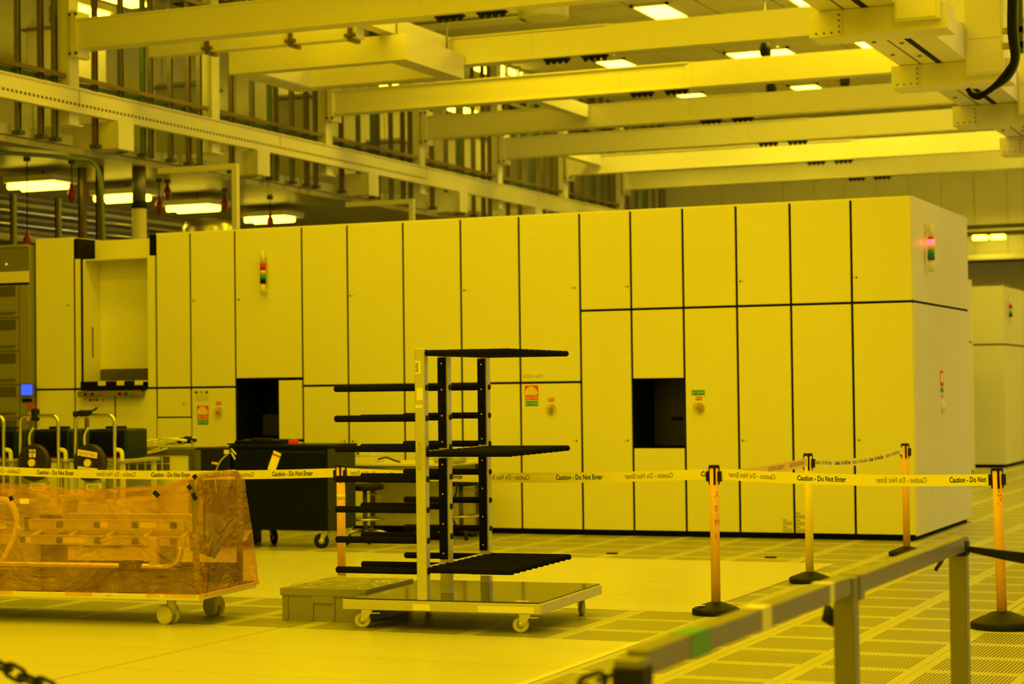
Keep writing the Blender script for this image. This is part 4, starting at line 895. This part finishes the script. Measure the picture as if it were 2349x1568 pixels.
# ------------------------------------------------------------------ things standing between belt and machine
t = thing('tool_cabinet', 'dark green tool cabinet on casters with a yellow hanging tag', 'cabinet', (-9.95, 17.4, 0))
part('body', rbox(-10.52, -9.44, 17.36, 17.95, .18, 1.0, .012), DGREEN, t); part('side_panel', bx(-9.44, -9.43, 17.37, 17.94, .19, .99), DGREEN2, t); part('lid', rbox(-10.55, -9.42, 17.34, 17.97, 1.0, 1.03, .006), DGREEN, t)
part('drawer_line', bx(-10.0, -9.46, 17.357, 17.36, .955, .962), DGREEN2, t)
b = bmesh.new(); box(b, -.045, .045, -.002, .002, -.10, .10, Matrix.Translation((-10.03, 17.353, .865)) @ Matrix.Rotation(math.radians(22), 4, 'Y')); g_ = part('tag', b, TAPE, t)
b = bmesh.new(); box(b, -.045, .045, -.003, .0, .055, .075, Matrix.Translation((-10.03, 17.352, .865)) @ Matrix.Rotation(math.radians(22), 4, 'Y')); part('tag_stripe', b, RED, t)
for dz, an in ((0, .8), (-.045, 1.0)):
    b = bmesh.new(); box(b, -.04, .04, -.002, .002, -.008, .008, Matrix.Translation((-10.50+dz*.1, 17.352, .965+dz)) @ Matrix.Rotation(an, 4, 'Y')); part('tape_strip', b, PAPER, t)
for x, y in ((-9.62, 17.48), (-10.38, 17.48), (-9.55, 17.85), (-10.4, 17.85)): pass
TM_ = TM[t.name]
for x, y, a in ((.42, .08, .2), (-.46, .08, .3), (.48, .45, .5), (-.4, .45, 2.5)): caster(t, x, y, .075, .18, a, RUBBER, ALU, .035, False)
single('keyboard_tray', rbox(-10.62, -10.02, 17.42, 17.75, 1.03, 1.045, .004), BLACK, 'black keyboard tray lying on the tool cabinet', 'tray')
t = thing('flat_monitor', 'black flat monitor laid face up on the tool cabinet tray', 'monitor', (-10.3, 17.6, 1.045)); part('panel', rbox(-10.55, -10.08, 17.45, 17.72, 1.045, 1.07, .006), BLACK, t); part('stand', rbox(-10.4, -10.2, 17.5, 17.62, 1.07, 1.09, .006), RUBBER, t)
single('red_block', rbox(-9.98, -9.90, 17.55, 17.62, 1.03, 1.075, .006), mat('bright_red_plastic', (.9, .05, .02), .4), 'small bright red block on the tool cabinet', 'block')
single('film_scrap', rbox(-10.7, -10.6, 17.5, 17.62, 1.0, 1.06, .02), CLEAR, 'scrap of clear film beside the tool cabinet', 'film')
t = thing('equipment_crate', 'black equipment box with an orange-tipped cable beside the tool cabinet', 'box', (-10.8, 17.5, 0))
part('body', rbox(-10.98, -10.56, 17.38, 18.0, 0, 1.0, .015), RUBBER, t); part('front_trim', bx(-10.97, -10.90, 17.37, 17.38, .05, .98), DGREY, t)
part('cable', tb(bez([(-10.56, 17.34, .94), (-10.64, 17.32, .86), (-10.70, 17.32, .72), (-10.69, 17.33, .55)], 6), .008, 6), GREY, t); part('cable_tip', tb([(-10.66, 17.32, .84), (-10.73, 17.31, .85)], .012, 8), ORANGE, t)
part('socket', bx(-10.60, -10.55, 17.33, 17.37, .94, .98), CREAM, t)
t = thing('vented_cabinet', 'cream electronics cabinet with two rows of square vent windows', 'cabinet', (-11.75, 17.75, 0))
part('body', rbox(-12.30, -11.26, 17.72, 18.5, 0, .915, .006, 1), CREAM, t); part('top', bx(-12.32, -11.24, 17.70, 18.52, .915, .975), DGREY, t)
part('corner_post', bx(-11.26, -11.23, 17.71, 18.49, .02, .91), DGREY, t)
for r_ in range(2):
    for c in range(6): part('vent_window', bx(-12.09+c*.103, -12.01+c*.103, 17.714, 17.721, .755+.077*r_, .82+.077*r_), DGREY, t)
t = thing('tubing_coil', 'loose coil of cream tubing lying on the vented cabinet', 'tubing', (-11.85, 17.95, .975))
for k in range(6):
    cx, rx, ry = -11.92+.08*k, .30-.02*k, .18; pts = [(cx+rx*math.cos(a)*(1+.1*math.sin(3*a+k)), 18.0+ry*math.sin(a)-.1*(k % 2), 1.01+.012*k+.02*math.sin(2*a+k)) for a in [2*math.pi*q/24 for q in range(23)]]; part('loop', tb(pts, .011, 6), CREAM, t)
part('drooping_loop', tb(bez([(-11.6, 17.68, .985), (-11.9, 17.66, .91), (-12.3, 17.65, .90), (-12.42, 17.65, .96), (-12.2, 17.7, 1.05), (-11.85, 17.8, 1.05)], 6), .010, 6), CREAM, t)
part('drooping_loop', tb(bez([(-11.5, 17.68, .985), (-11.75, 17.66, .93), (-12.05, 17.66, .95), (-12.1, 17.68, 1.0), (-11.9, 17.8, 1.05)], 6), .010, 6), CREAM, t)
t = thing('cable_clamp', 'small tangled black clamp on the cream tubing', 'clamp', (-11.45, 17.95, 1.06))
for k in range(4): part('jaw', rbox(-11.56+k*.06, -11.49+k*.06, 17.9, 17.96, 1.03+.015*(k % 2), 1.08+.012*(k % 3), .008), RUBBER, t)
# workbench with instrument, stools
t = thing('workbench', 'cream-topped workbench standing against the machine behind the rack', 'bench', (-9.3, 18.9, 0))
part('top', rbox(-9.98, -8.62, 18.5, 19.35, .775, .805, .004, 1), CREAM, t); part('apron', bx(-9.95, -8.65, 18.55, 18.57, .70, .775), GREY, t)
part('back_board', bx(-9.95, -8.65, 19.30, 19.32, .08, .775), CREAM, t)
for x in (-9.95, -8.69):
    for y in (18.54, 19.26): part('leg', bx(x, x+.04, y, y+.04, 0, .775), DGREY, t)
part('kick', bx(-9.95, -8.65, 19.28, 19.30, 0, .10), BLACK, t)
t = thing('instrument', 'flat cream instrument case on the workbench', 'instrument', (-9.7, 18.7, .805)); part('case', rbox(-9.93, -9.55, 18.55, 18.85, .805, .865, .008), CREAM, t); part('lid', rbox(-9.93, -9.56, 18.56, 18.85, .867, .91, .008), CREAM, t)
for x in (-9.78, -9.72): part('catch', bx(x-.015, x+.015, 18.545, 18.552, .90, .915), RUBBER, t)
single('black_lead', tb(bez([(-9.53, 18.65, .84), (-9.42, 18.62, .86), (-9.32, 18.6, .83), (-9.25, 18.6, .815)], 6), .010, 6), RUBBER, 'short black lead beside the flat instrument case', 'lead')
single('armrest_pad', rbox(-8.85, -8.55, 18.55, 18.75, .806, .87, .02), GREY, 'grey padded rest at the end of the workbench', 'pad')
def stool(x, y, label, zs=.55):
    t = thing('work_stool', label, 'stool', (x, y, 0), .3, 'stools at the workbench')
    b = bmesh.new(); lathe(b, [(.10, zs-.03), (.19, zs-.02), (.20, zs+.02), (.17, zs+.045), (.05, zs+.05)], 20); part('seat', b, RUBBER, t, True)
    part('gas_lift', tb([(0, 0, .10), (0, 0, zs-.02)], .024, 12), DGREY, t, True); part('lever', tb([(.03, 0, zs-.06), (.16, .03, zs-.08)], .008, 6), STEEL, t, True)
    part('foot_ring', tb([(.19*math.cos(a), .19*math.sin(a), .24) for a in [2*math.pi*k/20 for k in range(21)]], .011, 8, cap=False), STEEL, t, True)
    for k in range(5):
        a = 2*math.pi*k/5; c, s = math.cos(a), math.sin(a); lg = part('leg', tb([(.02*c, .02*s, .12), (.15*c, .15*s, .115), (.27*c, .27*s, .075)], [.022, .018, .014], 8), STEEL, t, True); part('wheel', tb([(.27*c-.015*s, .27*s+.015*c, .032), (.27*c+.015*s, .27*s-.015*c, .032)], .031, 12), RUBBER, lg, True)
stool(-9.5, 18.28, 'black round work stool rolling on a star base beside the tool cabinet', .56)
stool(-8.72, 18.95, 'black work stool half hidden behind the rack uprights', .58)
t = thing('coiled_hose', 'black hose hanging in loops at the workbench end', 'hose', (-8.55, 18.9, .1))
part('loop', tb(bez([(-8.62, 18.5, .75), (-8.55, 18.48, .55), (-8.62, 18.48, .30), (-8.50, 18.48, .12), (-8.30, 18.48, .10)], 6), .012, 8), RUBBER, t); part('loop', tb(bez([(-8.9, 18.48, .22), (-9.02, 18.48, .16), (-8.98, 18.48, .04), (-8.7, 18.48, .03)], 6), .014, 8), RUBBER, t)
# guided vehicles with hoop handles, reels and pods
def vehicle(x, lab, reel_lab, sign):
    Yv = 16.8; t = thing('push_vehicle', lab, 'trolley', (x, Yv, 0), 0, 'hoop-handled push vehicles')
    hw, zt, k = .235, 1.345, .07
    part('handle', tb([(-hw, 0, .45), (-hw, 0, zt-k)]+[(-hw+k-k*math.cos(a), 0, zt-k+k*math.sin(a)) for a in [math.radians(18*q) for q in range(1, 6)]]+[(hw-k+k*math.sin(a), 0, zt-k+k*math.cos(a)) for a in [math.radians(18*q) for q in range(0, 5)]]+[(hw, 0, zt-k), (hw, 0, .45)], .019, 10), STEEL, t, True)
    part('chassis', rbox(-.25, .25, .02, .75, .16, .50, .02), CREAM, t, True); part('deck', rbox(-.27, .27, .12, .78, .86, .90, .01), GREY, t, True)
    for sx in (-.24, .2):
        for sy in (.14, .70): part('deck_post', bx(sx, sx+.04, sy, sy+.04, .50, .86), CREAM, t, True)
    for sx in (-.18, .18):
        for sy in (.12, .65): part('wheel', tb([(sx-.02, sy, .08), (sx+.02, sy, .08)], .08, 16), RUBBER, t, True)
    part('bumper', rbox(-.26, .26, -.04, .02, .20, .34, .015), RUBBER, t, True)
    part('name_plate', bx(-.08, .10, -.048, -.041, .585, .665), CREAM, t, True); part('plate_mount', bx(-.10, .12, -.04, .0, .50, .68), GREY, t, True)
    b = text_fit('PGV228', .12, .045, .01); warp(b, lambda u, v: (-.05+u, -.0495, .60+v)); part('lettering', b, INKR, t, True)
    # reel
    cz = .87
    r_ = part('reel', tb([(-.02, -.09, cz), (-.02, -.082, cz), (-.02, -.03, cz), (-.02, -.02, cz)], [.175, .188, .188, .175], 32), mat('reel_brown_black', (.035, .025, .018), .4), t, True)
    part('hub', tb([(-.02, -.115, cz), (-.02, -.09, cz)], .038, 18), YELLOW, r_, True)
    b = bmesh.new()
    for q in range(24): a = 2*math.pi*q/24; tube(b, [(-.02+.06*math.cos(a), -.092, cz+.06*math.sin(a)), (-.02+.16*math.cos(a), -.092, cz+.16*math.sin(a))], .003, 5)
    part('ridge', b, RUBBER, r_, True)
    part('reel_mount', bx(-.05, .01, -.02, .14, cz-.03, cz+.03), DKMETAL, t, True)
    if sign:
        for s_, z_, an in (('DO NOT PUSH', cz+.065, -.14), ('FROM REAR', cz-.100, -.10)):
            M5 = Matrix.Translation((-.02, -.099, z_)) @ Matrix.Rotation(-an, 4, 'Y'); b = bmesh.new(); box(b, -.125, .11, -.002, .002, -.005, .055, M5); part('sign', b, PAPER, r_, True)
            b = text_fit(s_, .19, .03, .012); warp(b, lambda u, v: (-.105+u, -.003, .008+v)); bmesh.ops.transform(b, matrix=M5, verts=b.verts[:]); part('sign_lettering', b, RED, r_, True)
    else:
        for x_ in (-.055, -.01): part('sign', bx(x_, x_+.033, -.1, -.095, cz+.055, cz+.135), PAPER, r_, True); part('sign_mark', tb([(x_+.016, -.102, cz+.108), (x_+.016, -.1, cz+.108)], .011, 8), INK, r_, True)
        part('sign', bx(-.12, .08, -.1, -.095, cz-.115, cz-.065), PAPER, r_, True)
        b = text_fit('DO NOT PUSH', .17, .028, .012); warp(b, lambda u, v: (-.105+u, -.102, cz-.105+v)); part('sign_lettering', b, RED, r_, True)
    part('arm', tb(bez([(-.19, .12, .88), (-.2, .1, 1.12), (-.15, .1, 1.22)], 5), .012, 8), CREAM, t, True); part('mast', bx(-.225, -.195, .14, .18, .90, 1.32), STRUT, t, True)
    part('side_guard', rbox(-.262, -.232, .14, .5, .90, 1.2, .01), PODGREEN, t, True); part('arm_bracket', tb(bez([(.24, .02, 1.0), (.30, .02, .98), (.31, .02, .88)], 5), .022, 8), CREAM, t, True)
    return t
V3 = vehicle(-11.78, 'push vehicle with DO NOT PUSH and FROM REAR signs on its reel', '', True)
V2 = vehicle(-12.46, 'push vehicle with two small white cards above its yellow reel hub', '', False)
V1 = copy_tree(V2, None, (-13.14, 16.8, 0), 0, 'push vehicle partly cut off beside the grille tower')
for k, (x, lab) in enumerate(((-11.47, 'dark pod with green shell standing on the vehicle with DO NOT PUSH signs'), (-12.17, 'dark pod with green shell standing on the vehicle with two small white cards'), (-12.83, 'dark pod with green shell nearest the grille tower'))):
    t = thing('wafer_pod', lab, 'pod', (x-.28, 17.2, .905), 0, 'wafer pods on the push vehicles')
    b = rbox(-.21, .21, -.19, .19, 0, .30, .03, 3); part('shell', b, PODGREEN, t, True); part('door', rbox(-.185, .165, -.203, -.19, .01, .27, .004, 1), BLACK, t, True); part('lid_handle', rbox(-.13, .03, -.08, .08, .30, .325, .008), RUBBER, t, True)
    part('foot_strip', bx(-.16, .16, -.205, -.19, -.0, .012), DRED, t, True)
for k, (x, lab) in enumerate(((-12.50, 'black cloth strap slung over the handle above the white cards'), (-11.95, 'black glove thrown over the vehicle handle with DO NOT PUSH signs'))):
    t = thing('glove' if k else 'strap', lab, 'glove' if k else 'strap', (x, 16.8, 1.34))
    if k == 0: part('band', rbox(x-.045, x+.03, 16.765, 16.835, 1.29, 1.42, .02), RUBBER, t)
    else:
        part('palm', rbox(x-.02, x+.12, 16.76, 16.84, 1.335, 1.40, .02), RUBBER, t); part('cuff', rbox(x-.08, x-.02, 16.765, 16.835, 1.33, 1.39, .015), RUBBER, t)
        for q in range(3): part('finger', tb([(x+.1, 16.78+.02*q, 1.38), (x+.19, 16.78+.02*q, 1.40+.012*q)], [.012, .008], 8), RUBBER, t)

# ------------------------------------------------------------------ foreground handrail, strap and chain
HR = thing('handrail', 'blurred aluminium handrail barrier on square posts in the foreground', 'handrail', (-1.65, 6.6, 0))
XRL = -1.645
for k, y in enumerate((8.62, 6.70, 4.62)):
    pz = .90 if k < 2 else .89
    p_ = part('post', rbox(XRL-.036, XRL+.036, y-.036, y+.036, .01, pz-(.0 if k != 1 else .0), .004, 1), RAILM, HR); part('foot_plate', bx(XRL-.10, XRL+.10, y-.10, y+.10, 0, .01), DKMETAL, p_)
    if k != 1: part('post_cap', rbox(XRL-.04, XRL+.04, y-.04, y+.04, pz-.085, pz-.02, .004, 1), RUBBER, p_)
    else: part('side_knob', tb([(XRL-.036, y, .74), (XRL-.06, y, .76), (XRL-.066, y, .80)], [.02, .03, .01], 10), RUBBER, p_)
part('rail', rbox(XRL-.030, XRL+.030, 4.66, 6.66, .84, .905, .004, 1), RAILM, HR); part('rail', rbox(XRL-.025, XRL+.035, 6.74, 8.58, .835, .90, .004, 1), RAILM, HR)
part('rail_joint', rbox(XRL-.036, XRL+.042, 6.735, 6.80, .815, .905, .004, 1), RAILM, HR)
for y0, y1, m_ in ((4.98, 5.14, mat('green_tape', (.10, .34, .18), .5)), (5.62, 5.71, mat('white_tape', (.85, .85, .85), .5)), (6.38, 6.43, mat('white_tape', (.85, .85, .85), .5))): part('tape_wrap', bx(XRL-.0315, XRL+.0315, y0, y1, .8385, .9065), m_, HR)
HR.rotation_euler = (0, 0, -.012)
ST_ = thing('black_strap', 'black webbing strap tied to the far handrail post', 'strap', (XRL, 8.62, .85))
b = bmesh.new(); pts = [(XRL+.04, 8.64, .845), (XRL+.3, 8.72, .80), (XRL+.65, 8.8, .765), (XRL+1.1, 8.95, .75), (XRL+1.6, 9.1, .76)]; prev = None
for q, c in enumerate(bez(pts, 5)):
    hh = .012+.016*min(1, q/6); cur = [b.verts.new((c.x, c.y-.002, c.z-hh)), b.verts.new((c.x, c.y-.002, c.z+hh)), b.verts.new((c.x, c.y+.002, c.z+hh)), b.verts.new((c.x, c.y+.002, c.z-hh))]
    if prev:
        for k in range(4): b.faces.new((prev[k], prev[(k+1) % 4], cur[(k+1) % 4], cur[k]))
    else: b.faces.new(cur)
    prev = cur
b.faces.new(prev); part('webbing', b, RUBBER, ST_)
b = bmesh.new(); box(b, -.008, .008, -.002, .002, -.06, 0, Matrix.Translation((XRL-.04, 8.6, .80)) @ Matrix.Rotation(.6, 4, 'Y')); part('loose_end', b, RUBBER, ST_)
CH = thing('plastic_chain', 'dark plastic chain sagging from the near handrail post', 'chain', (XRL-.04, 4.6, .87))
pa, pm, pb_ = Vector((-1.69, 4.60, .86)), None, Vector((-4.05, 4.62, 1.02))
def chp(t_): return pa+(pb_-pa)*t_+Vector((0, 0, -4*.30*t_*(1-t_)))
link_b = bmesh.new(); ring = [(.024*math.cos(a)+(.014 if math.cos(a) > 0 else -.014), .019*math.sin(a), 0) for a in [2*math.pi*(q+.5)/14 for q in range(14)]]; tube(link_b, ring+[ring[0]], .0068, 6, cap=False); bmesh.ops.recalc_face_normals(link_b, faces=link_b.faces[:])
lme = bpy.data.meshes.new('link'); link_b.to_mesh(lme); lme.materials.append(RUBBER)
N = 46
for k in range(N):
    c = chp((k+.5)/N); d = (chp((k+1)/N)-chp(k/N)).normalized(); s = d.cross(Vector((0, 0, 1))).normalized(); u = s.cross(d)
    if k % 2: s, u = u, -s
    o = bpy.data.objects.new('link', lme); COL.objects.link(o); o.parent = CH
    M6 = Matrix((d, s, u)).transposed().to_4x4(); M6.translation = c; o.matrix_local = TM[CH.name].inverted() @ M6
t = thing('chain_post', 'aluminium post holding the far end of the dark plastic chain', 'post', (-4.07, 4.62, 0)); part('shaft', rbox(-4.105, -4.035, 4.585, 4.655, .01, 1.05, .004, 1), ALU, t); part('foot', bx(-4.17, -3.97, 4.52, 4.72, 0, .01), DKMETAL, t)
# small scraps on the floor
for k, (qx, qy, ww) in enumerate(((1768, 1279, .05), (1405, 1270, .05))):
    p = FL(qx, qy); single('floor_scrap', bx(p.x-ww, p.x+ww, p.y-.03, p.y+.03, .004, .012), RUBBER, ['small black scrap at the sheet edge beside the yellow stanchion', 'small black scrap on the perforated floor before the machine'][k], 'scrap')
